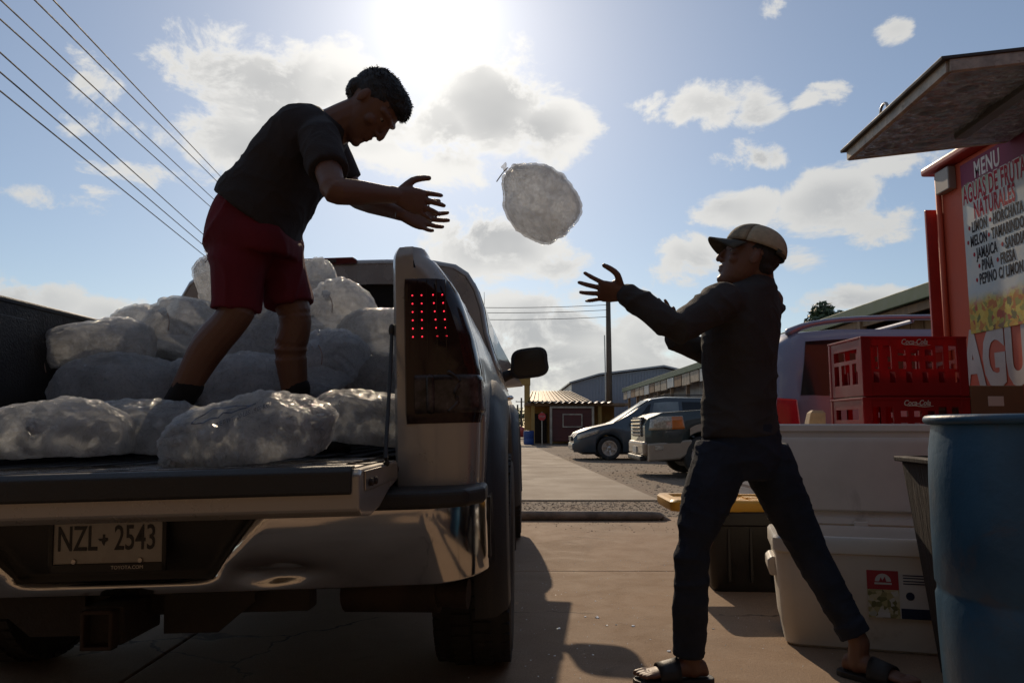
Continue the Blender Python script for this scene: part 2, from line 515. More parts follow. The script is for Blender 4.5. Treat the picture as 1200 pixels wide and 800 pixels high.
def cube_material():
    m = bpy.data.materials.new('ice_cubes'); m.use_nodes = True; N = NT(m.node_tree); b = m.node_tree.nodes['Principled BSDF']
    co = N.n('ShaderNodeTexCoord').outputs['Object']; nz = N.noise(co, 45, 3, .6)
    col = N.mix(N.ss(nz.outputs[0], .35, .65), (.88, .89, .90, 1), (.96, .96, .96, 1)); vo = N.n('ShaderNodeTexVoronoi'); N.lk(N.vec('ADD', co, N.vec('MULTIPLY', nz.outputs['Color'], (.012, .012, .012))), vo.inputs['Vector']); vo.inputs['Scale'].default_value = 44
    ve = N.n('ShaderNodeTexVoronoi', feature='DISTANCE_TO_EDGE'); N.lk(N.vec('ADD', co, N.vec('MULTIPLY', nz.outputs['Color'], (.012, .012, .012))), ve.inputs['Vector']); ve.inputs['Scale'].default_value = 44
    cell = N.ss(N.dot(vo.outputs['Color'], (.5, .3, .2)), .15, .8, .60, 1.0)                      # clear and cloudy pieces, with ice shadows painted into the tone
    cell = N.m('MULTIPLY', cell, N.ss(ve.outputs['Distance'], 0, .16, .72, 1.0))  # shade between the pieces, painted as darker cell edges
    cg = N.n('ShaderNodeCombineColor'); [N.lk(cell, cg.inputs[i]) for i in range(3)]
    col = N.mix(1.0, col, cg.outputs[0], 'MULTIPLY'); N.lk(col, b.inputs['Base Color'])
    b.inputs['Roughness'].default_value = .12; b.inputs['Specular IOR Level'].default_value = .7
    tl = N.n('ShaderNodeBsdfTranslucent'); N.lk(col, tl.inputs[0]); mx = N.n('ShaderNodeMixShader'); mx.inputs[0].default_value = .70
    N.lk(b.outputs[0], mx.inputs[1]); N.lk(tl.outputs[0], mx.inputs[2]); tp = N.n('ShaderNodeBsdfTransparent'); tp.inputs[0].default_value = (.97, .98, .99, 1); mx2 = N.n('ShaderNodeMixShader'); mx2.name = 'clear'; mx2.inputs[0].default_value = .62
    N.lk(tp.outputs[0], mx2.inputs[1]); N.lk(mx.outputs[0], mx2.inputs[2]); N.lk(mx2.outputs[0], m.node_tree.nodes['Material Output'].inputs[0])
    return m
M_cube = cube_material()
M_core = cube_material(); M_core.name = 'packed_ice'
for nd in M_core.node_tree.nodes:
    if nd.type == 'MIX_SHADER': nd.inputs[0].default_value = .60 if nd.name.startswith('clear') else .85
M_ink = mat('bag_print', (0.02, 0.022, 0.05), 0.5)

# ================================================================== ground
def concrete(name, c0, c1):
    m = bpy.data.materials.new(name); m.use_nodes = True; N = NT(m.node_tree); b = m.node_tree.nodes['Principled BSDF']
    co = N.n('ShaderNodeTexCoord').outputs['Object']
    big = N.noise(co, .8, 6, .6, 2.0, .8); mid = N.noise(co, 4.5, 8, .68, 2.1, .6); fine = N.noise(co, 55, 5, .6); grit = N.noise(co, 210, 2, .5)
    col = N.mix(N.ss(big.outputs[0], .35, .70), tuple(c0) + (1,), tuple(x * .80 for x in c0) + (1,))
    col = N.mix(N.ss(mid.outputs[0], .50, .75, 0, .30), col, tuple(c1) + (1,))
    col = N.mix(N.ss(mid.outputs[0], .40, .28, 0, .15), col, tuple(min(1, x * 1.25) for x in c0) + (1,))
    st = N.noise(co, 1.9, 5, .62, 2.0, 1.6)
    col = N.mix(N.ss(st.outputs[0], .60, .74, 0, .40), col, tuple(x * .55 for x in c1) + (1,))           # oil and damp stains
    col = N.mix(N.ss(grit.outputs[0], .60, .72, 0, .75), col, tuple(x * .45 for x in c1) + (1,))
    col = N.mix(N.ss(grit.outputs[0], .38, .26, 0, .8), col, tuple(min(1, x * 1.7) for x in c0) + (1,))
    wv = N.n('ShaderNodeVectorMath', operation='MULTIPLY_ADD'); N.lk(N.noise(co, 2.2, 4, .6).outputs['Color'], wv.inputs[0]); wv.inputs[1].default_value = (.5, .5, 0); N.lk(co, wv.inputs[2])
    cr = N.n('ShaderNodeTexVoronoi', feature='DISTANCE_TO_EDGE'); N.lk(wv.outputs[0], cr.inputs['Vector']); cr.inputs['Scale'].default_value = .42
    crack = N.m('MULTIPLY', N.ss(cr.outputs['Distance'], .0045, .0015), N.ss(big.outputs[0], .46, .56))
    col = N.mix(N.m('MULTIPLY', crack, .8), col, (.035, .026, .02, 1))
    N.lk(col, b.inputs['Base Color'])
    N.lk(N.ss(mid.outputs[0], .3, .7, .80, .92), b.inputs['Roughness']); b.inputs['Specular IOR Level'].default_value = .3
    h = N.m('ADD', N.m('MULTIPLY', fine.outputs[0], .5), N.m('MULTIPLY', grit.outputs[0], .5)); h = N.m('SUBTRACT', h, N.m('MULTIPLY', crack, .8))
    bn = N.n('ShaderNodeBump'); bn.inputs['Strength'].default_value = .35; bn.inputs['Distance'].default_value = .012
    N.lk(h, bn.inputs['Height']); N.lk(bn.outputs[0], b.inputs['Normal'])
    return m
def ground_mats():
    dirt = mat('gravel_dirt', (0.175, 0.125, 0.085), 0.95, var=0.28, vs=1.3, bump=0.8, bs=26, speck=0.6, detail=8)
    conc = concrete('old_concrete', (0.30, 0.202, 0.130), (0.215, 0.140, 0.088))
    drive = mat('driveway_concrete', (0.24, 0.18, 0.125), 0.85, var=0.15, vs=0.9, bump=0.2, bs=60, speck=0.35, detail=9, dirt=((0.19, 0.14, 0.10), 0.6, 0.58))
    return dirt, conc, drive
M_dirt, M_conc, M_drive = ground_mats()
g = MB().add([(-900, -300, 0), (900, -300, 0), (900, 1600, 0), (-900, 1600, 0)], [(0, 1, 2, 3)]).obj('ground', M_dirt, fix=False)
tag(g, 'brown gravel and dirt lot reaching to the horizon', kind='structure')

def slab(name, poly, z0, z1, m, parent=None):
    return MB().prism(poly, 'z', z0, z1).obj(name, m, parent, bevel=0.012)
pad = empty('concrete_pad', (0, 0, 0)); tag(pad, 'tan worn concrete pad under the truck and the man', kind='structure')
ys = [-4.0, -0.6, 2.42, 5.0, 7.95]
random.seed(3)
for i in range(4):
    x0s = [-9, -5.2, -1.4, 2.9, 7.5]
    for j in range(4):
        if j == 3 and i == 3:
            continue
        y0, y1 = ys[i] + 0.002, ys[i + 1] - 0.002
        x0, x1 = x0s[j] + 0.002, x0s[j + 1] - 0.002
        slab('slab', [(x0, y0), (x1, y0), (x1, y1), (x0, y1)], -0.1, 0.012 + random.uniform(-.001, .001), M_conc, pad)
drv = empty('driveway', (0, 0, 0)); tag(drv, 'pale concrete driveway leading back to the yellow gate building', kind='structure')
yb = [9.7, 13.6, 17.5, 22, 27, 33, 40, 52]
for i in range(7):
    y0, y1 = yb[i] + 0.006, yb[i + 1] - 0.006
    xr = lambda y: 1.85 - (y - 9.7) * 0.031
    slab('slab', [(-3.4, y0), (xr(y0), y0), (xr(y1), y1), (-3.4, y1)], -0.1, 0.02, M_drive, drv)

# gravel strip between pad and driveway, and loose stones over the lot
random.seed(11)
M_stone = mat('stones', (0.22, 0.165, 0.12), 0.9, var=0.35, vs=9, detail=2)
mb = MB()
def stone(x, y, s, z=0.0):
    a = random.uniform(0, 6.28); q = [random.uniform(.6, 1.15) for _ in range(8)]
    vs = []
    for k_, (sx, sy, sz) in enumerate([(-1, -1, 0), (1, -1, 0), (1, 1, 0), (-1, 1, 0), (-.6, -.6, 1), (.6, -.6, 1), (.6, .6, 1), (-.6, .6, 1)]):
        px_, py_ = sx * s * q[k_], sy * s * q[k_]
        vs.append((x + px_ * math.cos(a) - py_ * math.sin(a), y + px_ * math.sin(a) + py_ * math.cos(a), z + (sz * s * .45 * q[k_] if sz else -.004)))
    mb.add(vs, [(4, 5, 6, 7), (0, 1, 5, 4), (1, 2, 6, 5), (2, 3, 7, 6), (3, 0, 4, 7)])
for _ in range(6500):
    y = random.uniform(7.97, 9.68); x = random.uniform(-3.6, 2.8)
    stone(x, y, random.choice([.004, .006, .007, .009, .015]) * random.uniform(.7, 1.3))
for _ in range(7000):
    y = 8.2 + 18 * random.random() ** 1.6; x = 1.95 - (y - 9.7) * 0.031 + random.uniform(0.02, 6.5)
    if y < 9.7: x = random.uniform(1.9, 8)
    stone(x, y, .005 + .02 * random.random() ** 2.5)
for _ in range(260):                                        # a few crumbs on the pad edge and driveway
    stone(random.uniform(-.2, 2.6), random.uniform(6.8, 7.9), random.uniform(.003, .009), .0125)
go = mb.obj('gravel', M_stone, fix=False); tag(go, 'loose grey brown gravel stones strewn between pad and driveway', 'gravel', kind='stuff')

# crushed ice on the pad
M_ice = mat('ice', (0.80, 0.82, 0.84), 0.15, var=0.1, coat=0.8)
mb = MB()
random.seed(23)
for _ in range(420):
    y = random.uniform(2.5, 5.4)
    x = random.gauss(.55, .5) if random.random() < .8 else random.uniform(-.2, 2.0)
    stone(x, y, random.uniform(.0012, .0042), .0125)
for (px, py, s) in [(700, 727, .012), (711, 736, .008), (742, 737, .010), (655, 740, .013), (686, 726, .007), (722, 735, .007), (698, 707, .006), (784, 767, .01), (695, 771, .005), (836, 740, .007), (650, 772, .006)]:
    d = ray(px, py); t = CAM_H / -d.z
    stone(d.x * t, d.y * t, s, .0125)
io = mb.obj('ice_chips', M_ice, fix=False); tag(io, 'tiny bits of spilled ice glinting on the concrete', 'ice', kind='stuff')

# pipe lying across the end of the pad
mb = MB()
p0, p1 = V((-3.2, 7.72, .060)), V((1.36, 7.66, .056))
mb.tube([p0, p0.lerp(p1, .4) + V((0, .01, .004)), p0.lerp(p1, .8), p1, p1 + V((.10, 0, -.025)), p1 + V((.19, .005, -.05))], [.048, .046, .048, .045, .036, .014], seg=14, sub=4)
o = mb.obj('pipe', mat('weathered_pipe', (0.25, 0.20, 0.155), .8, var=.4, bump=.4, bs=30), smooth=True)
tag(o, 'weathered brown pipe lying across the concrete before the gravel strip', 'pipe')

# ================================================================== pickup truck
TR = empty('pickup_truck', (-1.055, 2.06, -.020), R(-1.25))
ROLL = R(-1.7)                                   # loaded and parked off level: the left side sits lower
TR.rotation_euler = (0, ROLL, R(-1.25))
tag(TR, 'silver pickup truck with open tailgate, bed heaped with ice bags', 'pickup truck')
def fx(z):
    pts = [(.40, .93), (.55, .955), (.75, .975), (.95, .985), (1.08, .98), (1.18, .962), (1.27, .935), (1.35, .905), (1.41, .865), (1.432, .835), (1.45, .80)]
    for (a, xa), (b, xb) in zip(pts, pts[1:]):
        if z <= b:
            t = max(0, (z - a) / (b - a)); return xa + (xb - xa) * t
    return pts[-1][1]
def arch(y, yc, r, zc, base):
    d = r * r - (y - yc) ** 2
    return max(base, zc + math.sqrt(d)) if d > 0 else base
RAX, FAX, WR = 1.10, 4.42, 0.405
def yrange(a, b, yc=None, r=0, n=14):
    s_ = set(a + (b - a) * i / n for i in range(n + 1))
    if yc is not None:
        s_ = set(y for y in s_ if abs(y - yc) > r or y in (a, b))
        for i in range(21):
            y = yc - r * math.cos(math.pi * i / 20)
            if a <= y <= b: s_.add(y)
        s_.add(max(a, yc - r - .001)); s_.add(min(b, yc + r + .001))
    return sorted(s_)
def side_panel(y0, y1, top, base, yc=None, r=0.53, zc=.44, sgn=1, inset=0.0, rows=14):
    mb = MB()
    yy = yrange(y0, y1, yc, r)
    def fn(y, t):
        zb = arch(y, yc, r, zc, base) if yc is not None else base
        zt = top(y) if callable(top) else top
        z = zb + (zt - zb) * t
        return (sgn * (fx(z) - inset), y, z)
    mb.grid(fn, yy, [i / rows for i in range(rows + 1)])
    return mb
TOPZ = 1.44
for s_ in (1, -1):
    bs_ = side_panel(.30, 2.20, TOPZ, .52, RAX, sgn=s_).obj('bed_side', M_paint, TR, smooth=True, solid=.012)
    # rail cap and inner wall
    mb = MB(); mb.prism([(s_ * .735, 1.405), (s_ * .735, 1.428), (s_ * .80, 1.444), (s_ * .845, 1.434), (s_ * .835, 1.42)], 'y', .37, 2.205)
    mb.obj('rail_cap', M_black, bs_, bevel=.006)
    mb = MB(); mb.box(s_ * .738, s_ * .755, .24, 2.2, .82, 1.418)
    for y in (.6, .98, 1.36, 1.74):
        mb.box(s_ * .728, s_ * .738, y, y + .16, .95, 1.36)
    mb.obj('inner_wall', M_liner, bs_, bevel=.004)
    # rear pillar that carries the tail lamp
    def plan(z, off=0.0):
        w = fx(z)
        return [(.735, .30), (.735, .225), (.745, .205 - off), (.80, .195 - off), (w - .075, .197 - off), (w - .035 + off * .3, .206 - off * .9), (w - .012 + off * .7, .228 - off * .6), (w - .002 + off, .262), (w + off, .31)]
    zs = [.70, .76, .85, .92, 1.0, 1.08, 1.16, 1.24, 1.30, 1.35, 1.385, 1.412, 1.427, 1.439, 1.448, 1.453]
    rs = []
    for z in zs:
        ring = [V((s_ * x, y, z)) for x, y in plan(min(z, 1.427))] + [V((s_ * .80, .31, z))]
        cen = sum(ring, V((0, 0, 0))) / len(ring); k_ = 1 - max(0, (z - 1.412) / .042) ** 2 * .28
        rs.append([cen + (p - cen) * k_ for p in ring])
    MB().rings(rs).obj('pillar', M_paint, TR, smooth=False, auto=40)
    # tail lamp: smoked lens wrapped round the corner
    zl = [.925 + (1.352 - .925) * i / 16 for i in range(17)]
    def lens(z0, z1, off, x_in, mname, par, nm, i0=3):
        rs = []
        for z in [z0 + (z1 - z0) * i / 14 for i in range(15)]:
            e = min(1, (z - z0) / .02 + .15, (z1 - z) / .02 + .15)
            o_ = off * e
            outer = plan(z, o_)[i0:]
            outer[0] = (x_in, outer[0][1])
            if i0 == 3: outer[-1] = (outer[-1][0], .345 - .16 * max(0, (z - 1.1)) )
            inner = [(x * .985, y + .03) for x, y in reversed(outer)]
            rs.append([V((s_ * x, y, z)) for x, y in outer + inner])
        return MB().rings(rs).obj(nm, mname, par, auto=30)
    tl = lens(.925, 1.352, .008, .775, M_lens, TR, 'tail_lamp')
    lens(.945, 1.075, .0125, .80, M_lensclear, tl, 'reverse_lamp')
    for xx in (.785, .812, .84, .868, .895):
        MB().box(s_ * (xx - .0012), s_ * (xx + .0012), .184, .190, 1.11, 1.345).obj('lens_rib', M_lens, tl)
    mb = MB(); mb.tube([(s_ * .845, .186, .965), (s_ * .845, .1835, 1.055)], .013, 12); mb.obj('bulb_reflector', M_lensclear, tl, smooth=True)
    mb = MB(); mb.tube([(s_ * .90, .187, .96), (s_ * .925, .19, .985), (s_ * .915, .188, 1.01), (s_ * .93, .192, 1.045), (s_ * .90, .187, 1.072)], .006, 8, sub=3); mb.obj('chrome_trim', M_lensclear, tl, smooth=True)
    for r_ in range(6):
        for c_, xx in enumerate((.797, .824, .868, .895)):
            z = 1.178 + r_ * .0245
            if xx > fx(z) - .045: pass
            yl = .1865 if c_ < 3 else .189
            mb = MB(); mb.ell((s_ * (xx + .002 * r_ * (0 if c_ < 2 else -1)), yl, z), (.0023, .002, .0023), 8, 6)
            mb.obj('led', M_led, tl, smooth=True)
    # step pad and cable
    mb = MB()
    mb.prism([(s_ * .52, -.005), (s_ * .86, .0), (s_ * .955, .045), (s_ * 1.0, .14), (s_ * 1.0, .29), (s_ * .52, .29)], 'z', .700, .748)
    mb.obj('step_pad', M_black, TR, bevel=.014, seg=3)
    mb = MB(); mb.tube([(s_ * .728, .23, 1.20), (s_ * .742, .10, 1.03), (s_ * .752, -.02, .86), (s_ * .755, -.03, .825)], [.0055, .0055, .0055, .009], seg=8, sub=3)
    mb.ell((s_ * .728, .228, 1.205), (.01, .01, .02), 10, 8)
    mb.obj('tailgate_cable', M_black, TR, smooth=True)
    # wheel flare
    for yc, nm in ((RAX, 'rear'), (FAX, 'front')):
        rs = []
        for i in range(25):
            a = math.pi * (-.06 + 1.12 * i / 24)
            cy, cz = -math.cos(a), math.sin(a)
            ro, ri = .665, .50
            def P_(rr, xx): return V((s_ * xx, yc + cy * rr, .44 + cz * rr))
            rs.append([P_(ri, .93), P_(ri, 1.035), P_(ri + .02, 1.05), P_((ro + ri) / 2 + .012, 1.042), P_(ro - .01, 1.005), P_(ro, .975), P_(ro, .94)])
        MB().rings(rs).obj('wheel_flare', M_black, TR, smooth=False, auto=50)

# bed floor, headboard
mb = MB(); mb.box(-.735, .735, .16, 2.2, .79, .815)
for i in range(11):
    x = -.66 + i * .132
    mb.box(x - .035, x + .035, .165, 2.195, .815, .828)
mb.obj('bed_floor', M_liner, TR, bevel=.004)
mb = MB(); mb.box(-.80, .80, 2.2, 2.235, .80, 1.42); mb.obj('headboard', M_liner, TR, bevel=.006)
# tailgate, let down
prof = [(.145, .825), (-.315, .825), (-.335, .815), (-.338, .772), (-.335, .735), (-.31, .722), (-.22, .712), (-.10, .722), (.02, .752), (.145, .768)]
tg = MB().prism(prof, 'x', -.752, .752).obj('tailgate', M_paint, TR, bevel=.006)
mb = MB(); mb.prism([(-.300, .826), (-.300, .834), (-.33, .834), (-.346, .822), (-.347, .775), (-.337, .770), (-.337, .826)], 'x', -.735, .735)
mb.obj('edge_cap', M_black, tg, bevel=.004)
mb = MB()
mb.box(-.73, .73, -.295, .14, .8255, .829)
for i in range(5):
    y = -.26 + i * .085
    mb.box(-.70, .70, y, y + .042, .829, .835)
mb.obj('inner_panel', M_wetmetal, tg, bevel=.005)
for s_ in (1, -1):
    mb = MB(); mb.box(s_ * .752, s_ * .7565, -.29, .13, .775, .82); mb.obj('end_plate', M_steel, tg, bevel=.003)
    for y in (-.25, -.20):
        mb = MB(); mb.lathe([(.004, .757 * 1), (.009, .757), (.009, .764), (.004, .766)], 10, (0, y, .792), 'x')
        if s_ < 0: mb.v = [(-x, y_, z) for x, y_, z in mb.v]
        mb.obj('latch_bolt', M_rust, tg)
mb = MB(); mb.tube([(-.74, .155, .80), (.74, .155, .80)], .016, 10); mb.obj('hinge_rod', M_rust, TR)
# chrome bumper with a recess for the plate and a dent
def bump_y(x, z):
    ax = abs(x)
    y = 0.0 + 0.035 * (ax / .8) ** 2
    t = max(0.0, (.705 - z) / .215)
    y += .075 * t ** 1.25 - .012 * math.sin(math.pi * min(1, t))   # falls away under the truck
    if ax > .84:
        q = (ax - .84) / .165; y += .34 * (1 - math.sqrt(max(0, 1 - min(1, q) ** 2)))
    rec = max(0, min(1, (.29 - ax + (z - .52) * .80) / .08)); rec = rec * rec * (3 - 2 * rec)
    lip = max(0, min(1, (z - .512) / .03)); lip = lip * lip * (3 - 2 * lip)
    y += .055 * rec * lip
    d = math.exp(-(((x - .44) / .10) ** 2 + ((z - .540) / .030) ** 2))
    y += .036 * d + .020 * d * noise.noise(V((x * 16, z * 34, 0)))
    y += .004 * noise.noise(V((x * 5, z * 9, 3)))
    return y
mb = MB()
xs_ = sorted(set([-1.005 + 2.01 * i / 120 for i in range(121)]))
mb.grid(lambda x, z: (x, bump_y(x, z), z), xs_, [.490, .494] + [.50 + .205 * i / 22 for i in range(23)] + [.71])
rb = mb.obj('rear_bumper', M_chrome, TR, smooth=True, solid=.006)
mb = MB(); mb.box(-.50, .50, -.005 + .075, .28, .695, .708); mb.obj('bumper_top', M_black, rb)
for s_ in (1, -1):
    mb = MB(); mb.grid(lambda y, z: (s_ * (1.0 + .004 * math.sin(z * 9)), y, z), [.33, .37, .42, .47], [.52, .56, .6, .64, .70]); mb.obj('bumper_end', M_black, rb, solid=.008)
mb = MB(); rz_ = lambda u, z: (u * (.265 + (z - .528) * .80))
mb.grid(lambda u, z: (rz_(u, z), bump_y(rz_(u, z), z) - .0065, z), [-1 + 2 * i / 44 for i in range(45)], [.528 + .172 * i / 14 for i in range(15)])
mb.obj('plate_recess', M_black, rb, smooth=True, solid=.003)
# plate
pl = empty('license_plate', (0, .030, .642)); pl.parent = TR
MB().box(-.152, .152, -.003, .003, -.076, .076).obj('plate', M_plate, pl, bevel=.002)
PF = frame((0, -.0035, .002), (1, 0, 0), (0, 0, 1))
text_obj('NZL', .092, PF @ Matrix.Translation((-.083, 0, 0)), M_plateink, pl, 'lettering', xs=.62, depth=.001, bold=.0008)
text_obj('2543', .092, PF @ Matrix.Translation((.073, 0, 0)), M_plateink, pl, 'lettering', xs=.62, depth=.001, bold=.0008)
tex = [(-.10, .5), (.18, .5), (.18, .12), (.5, .05), (.52, -.25), (.2, -.45), (.1, -.85), (-.1, -.62), (-.28, -.25), (-.42, -.32), (-.68, .0), (-.10, .03)]
MB().prism([(-.012 + x * .022, .004 + z * .022) for x, z in tex], 'y', -.0045, -.0035).obj('state_emblem', M_plateink, pl)
mb = MB()
for b_ in ((-.158, .158, .070, .081), (-.158, .158, -.083, -.060), (-.158, -.146, -.083, .081), (.146, .158, -.083, .081)):
    mb.box(b_[0], b_[1], -.008, .002, b_[2], b_[3])
mb.obj('plate_frame', M_black, pl, bevel=.002)
text_obj('TOYOTA.COM', .013, frame((.055, -.0085, -.0715), (1, 0, 0), (0, 0, 1)), M_steel, pl, 'lettering', depth=.0005)
for x in (-.089, .089):
    mb = MB(); mb.lathe([(.0, -.0095), (.006, -.009), (.007, -.003)], 12, (x, 0, -.054), 'y'); mb.obj('screw', M_steel, pl)
# under the rear: hitch, frame, axle, exhaust, spare
mb = MB(); mb.box(-.5, .5, .16, .24, .415, .485); mb.box(-.055, .055, .01, .22, .375, .475)
mb.obj('hitch_crossbar', M_under, TR, bevel=.008)
mb = MB()
for a, b in (((-.042, -.032), (.37, .47)), ((.032, .042), (.37, .47)), ((-.042, .042), (.37, .38)), ((-.042, .042), (.46, .47))):
    mb.box(a[0], a[1], -.02, .012, b[0], b[1])
mb.obj('hitch_receiver', M_rust, TR, bevel=.003)
for s_ in (1, -1):
    MB().prism([(s_ * .11, .375), (s_ * .26, .375), (s_ * .36, .455), (s_ * .36, .49), (s_ * .11, .49)], 'y', .12, .135).obj('hitch_bracket', M_under, TR)
    MB().box(s_ * .36, s_ * .46, .2, 5.2, .46, .60).obj('frame_rail', M_under, TR, bevel=.01)
mb = MB(); mb.tube([(-.85, RAX, .405), (-.3, RAX, .405), (-.12, RAX, .40), (.12, RAX, .40), (.3, RAX, .405), (.85, RAX, .405)], [.045, .05, .15, .15, .05, .045], 14)
mb.obj('rear_axle', M_under, TR, smooth=True)
mb = MB(); mb.lathe([(.30, 0), (.38, .03), (.39, .10), (.36, .17), (.22, .18), (.20, .05)], 32, (0, .66, .43)); mb.obj('spare_tyre', M_rubber, TR, smooth=True)
mb = MB(); mb.tube([(.42, 1.9, .40), (.62, 1.55, .41), (.62, .70, .42), (.66, .42, .42), (.80, .36, .42), (.93, .34, .415)], [.035, .035, .035, .036, .04, .045], 14, sub=3, round_ends=False)
mb.tube([(.55, .40, .42), (.84, .36, .42)], [.062, .062], 16, round_ends=False)
mb.obj('exhaust', M_rust, TR, smooth=False, auto=40)
# wheels
def wheel(parent, x, y, r, w, sgn, rimr, mt=M_rubber, tread=True):
    wt_ = empty('wheel', (x, y, r)); wt_.parent = parent
    mb = MB()
    prof = [(rimr, -w * .46), (rimr + .02, -w * .5), (r - .05, -w * .52), (r - .02, -w * .47), (r - .006, -w * .36), (r - .004, 0), (r - .006, w * .36), (r - .02, w * .47), (r - .05, w * .52), (rimr + .02, w * .5), (rimr, w * .46)]
    mb.lathe(prof, 48, (0, 0, 0), 'x', closed=True)
    if tread:
        for i in range(52):
            for k_, (xa, xb) in enumerate(((-.50, -.30), (-.26, -.02), (.02, .26), (.30, .50))):
                a = 2 * math.pi * (i + .35 * (k_ % 2)) / 52
                c = V(((xa + xb) / 2 * w, (r - .006 - (.012 if k_ in (0, 3) else 0)) * math.cos(a), (r - .006 - (.012 if k_ in (0, 3) else 0)) * math.sin(a)))
                mb.obox(c, ((xb - xa) / 2 * w, 0, 0), V((0, -math.sin(a), math.cos(a))) * r * .042, V((0, math.cos(a), math.sin(a))) * .009)
    mb.obj('tyre', mt, wt_, auto=35)
    mb = MB(); s = sgn
    mb.lathe([(rimr + .004, -w * .44), (rimr + .004, w * .44), (rimr - .02, w * .40), (rimr - .03, w * .1), (rimr - .03, -w * .44)], 32, (0, 0, 0), 'x', closed=True)
    n_sp = 6
    for i in range(n_sp):
        a = 2 * math.pi * i / n_sp + .3
        d = V((0, math.cos(a), math.sin(a))); t = V((0, -math.sin(a), math.cos(a)))
        rs = []
        for rr, hw, xx in ((.035, .030, .30), (rimr * .55, .024, .34), (rimr - .02, .034, .36)):
            c = d * rr + V((s * xx * w, 0, 0))
            rs.append([c + t * hw + V((s * .012, 0, 0)), c - t * hw + V((s * .012, 0, 0)), c - t * hw * .8 - V((s * .03, 0, 0)), c + t * hw * .8 - V((s * .03, 0, 0))])
        mb.rings(rs)
    mb.lathe([(.0, s * w * .40), (.04, s * w * .40), (.06, s * w * .36), (.065, s * w * .2)], 20, (0, 0, 0), 'x')
    mb.lathe([(rimr - .03, s * w * .02), (.05, s * w * .0)], 24, (0, 0, 0), 'x')
    mb.obj('rim', M_steel, wt_, auto=35)
    return wt_
for y in (RAX, FAX):
    for s_ in (1, -1):
        wh_ = wheel(TR, s_ * .895, y, WR, .27, s_, .225)
        wh_.location = Matrix.Rotation(-ROLL, 3, 'Y') @ V((s_ * .895, y, WR + .032)); wh_.rotation_euler = (0, -ROLL, 0)
# cab
def cab_x(z):
    pts = [(1.20, .965), (1.30, .945), (1.45, .905), (1.60, .885), (1.72, .85), (1.80, .805), (1.85, .735), (1.88, .60), (1.893, .34), (1.897, 0)]
    for (a, xa), (b, xb) in zip(pts, pts[1:]):
        if z <= b:
            return xa + (xb - xa) * max(0, (z - a) / (b - a))
    return 0
zc = [1.20, 1.30, 1.45, 1.60, 1.72, 1.80, 1.85, 1.88, 1.893, 1.897]
def cab_ring(y, drop=0.0, lim=None, shrink=1.0):
    ring = []
    for z in zc:
        ring.append(V((cab_x(z) * shrink, y, z - drop * max(0, (z - 1.2) / .7))))
    left = [V((-p.x, p.y, p.z)) for p in reversed(ring[:-1])]
    return ring + left
roof = MB()
rr = [cab_ring(2.275, .035, shrink=.985), cab_ring(2.30, .008), cab_ring(2.5), cab_ring(2.9), cab_ring(3.3), cab_ring(3.45, .02)]
# windscreen and bonnet follow the falling roof line
for y, zt in ((3.62, 1.80), (3.9, 1.56), (4.2, 1.32), (4.28, 1.27)):
    sc = (zt - 1.2) / .697
    rr.append([V((p.x if abs(p.x) > .9 else p.x * (1 + (1 - sc) * .25), y, 1.2 + (p.z - 1.2) * sc)) for p in cab_ring(y)])
roof.rings(rr, close=False, cap0=False, cap1=False)
cab = roof.obj('cab', M_paint, TR, smooth=True, solid=.01)
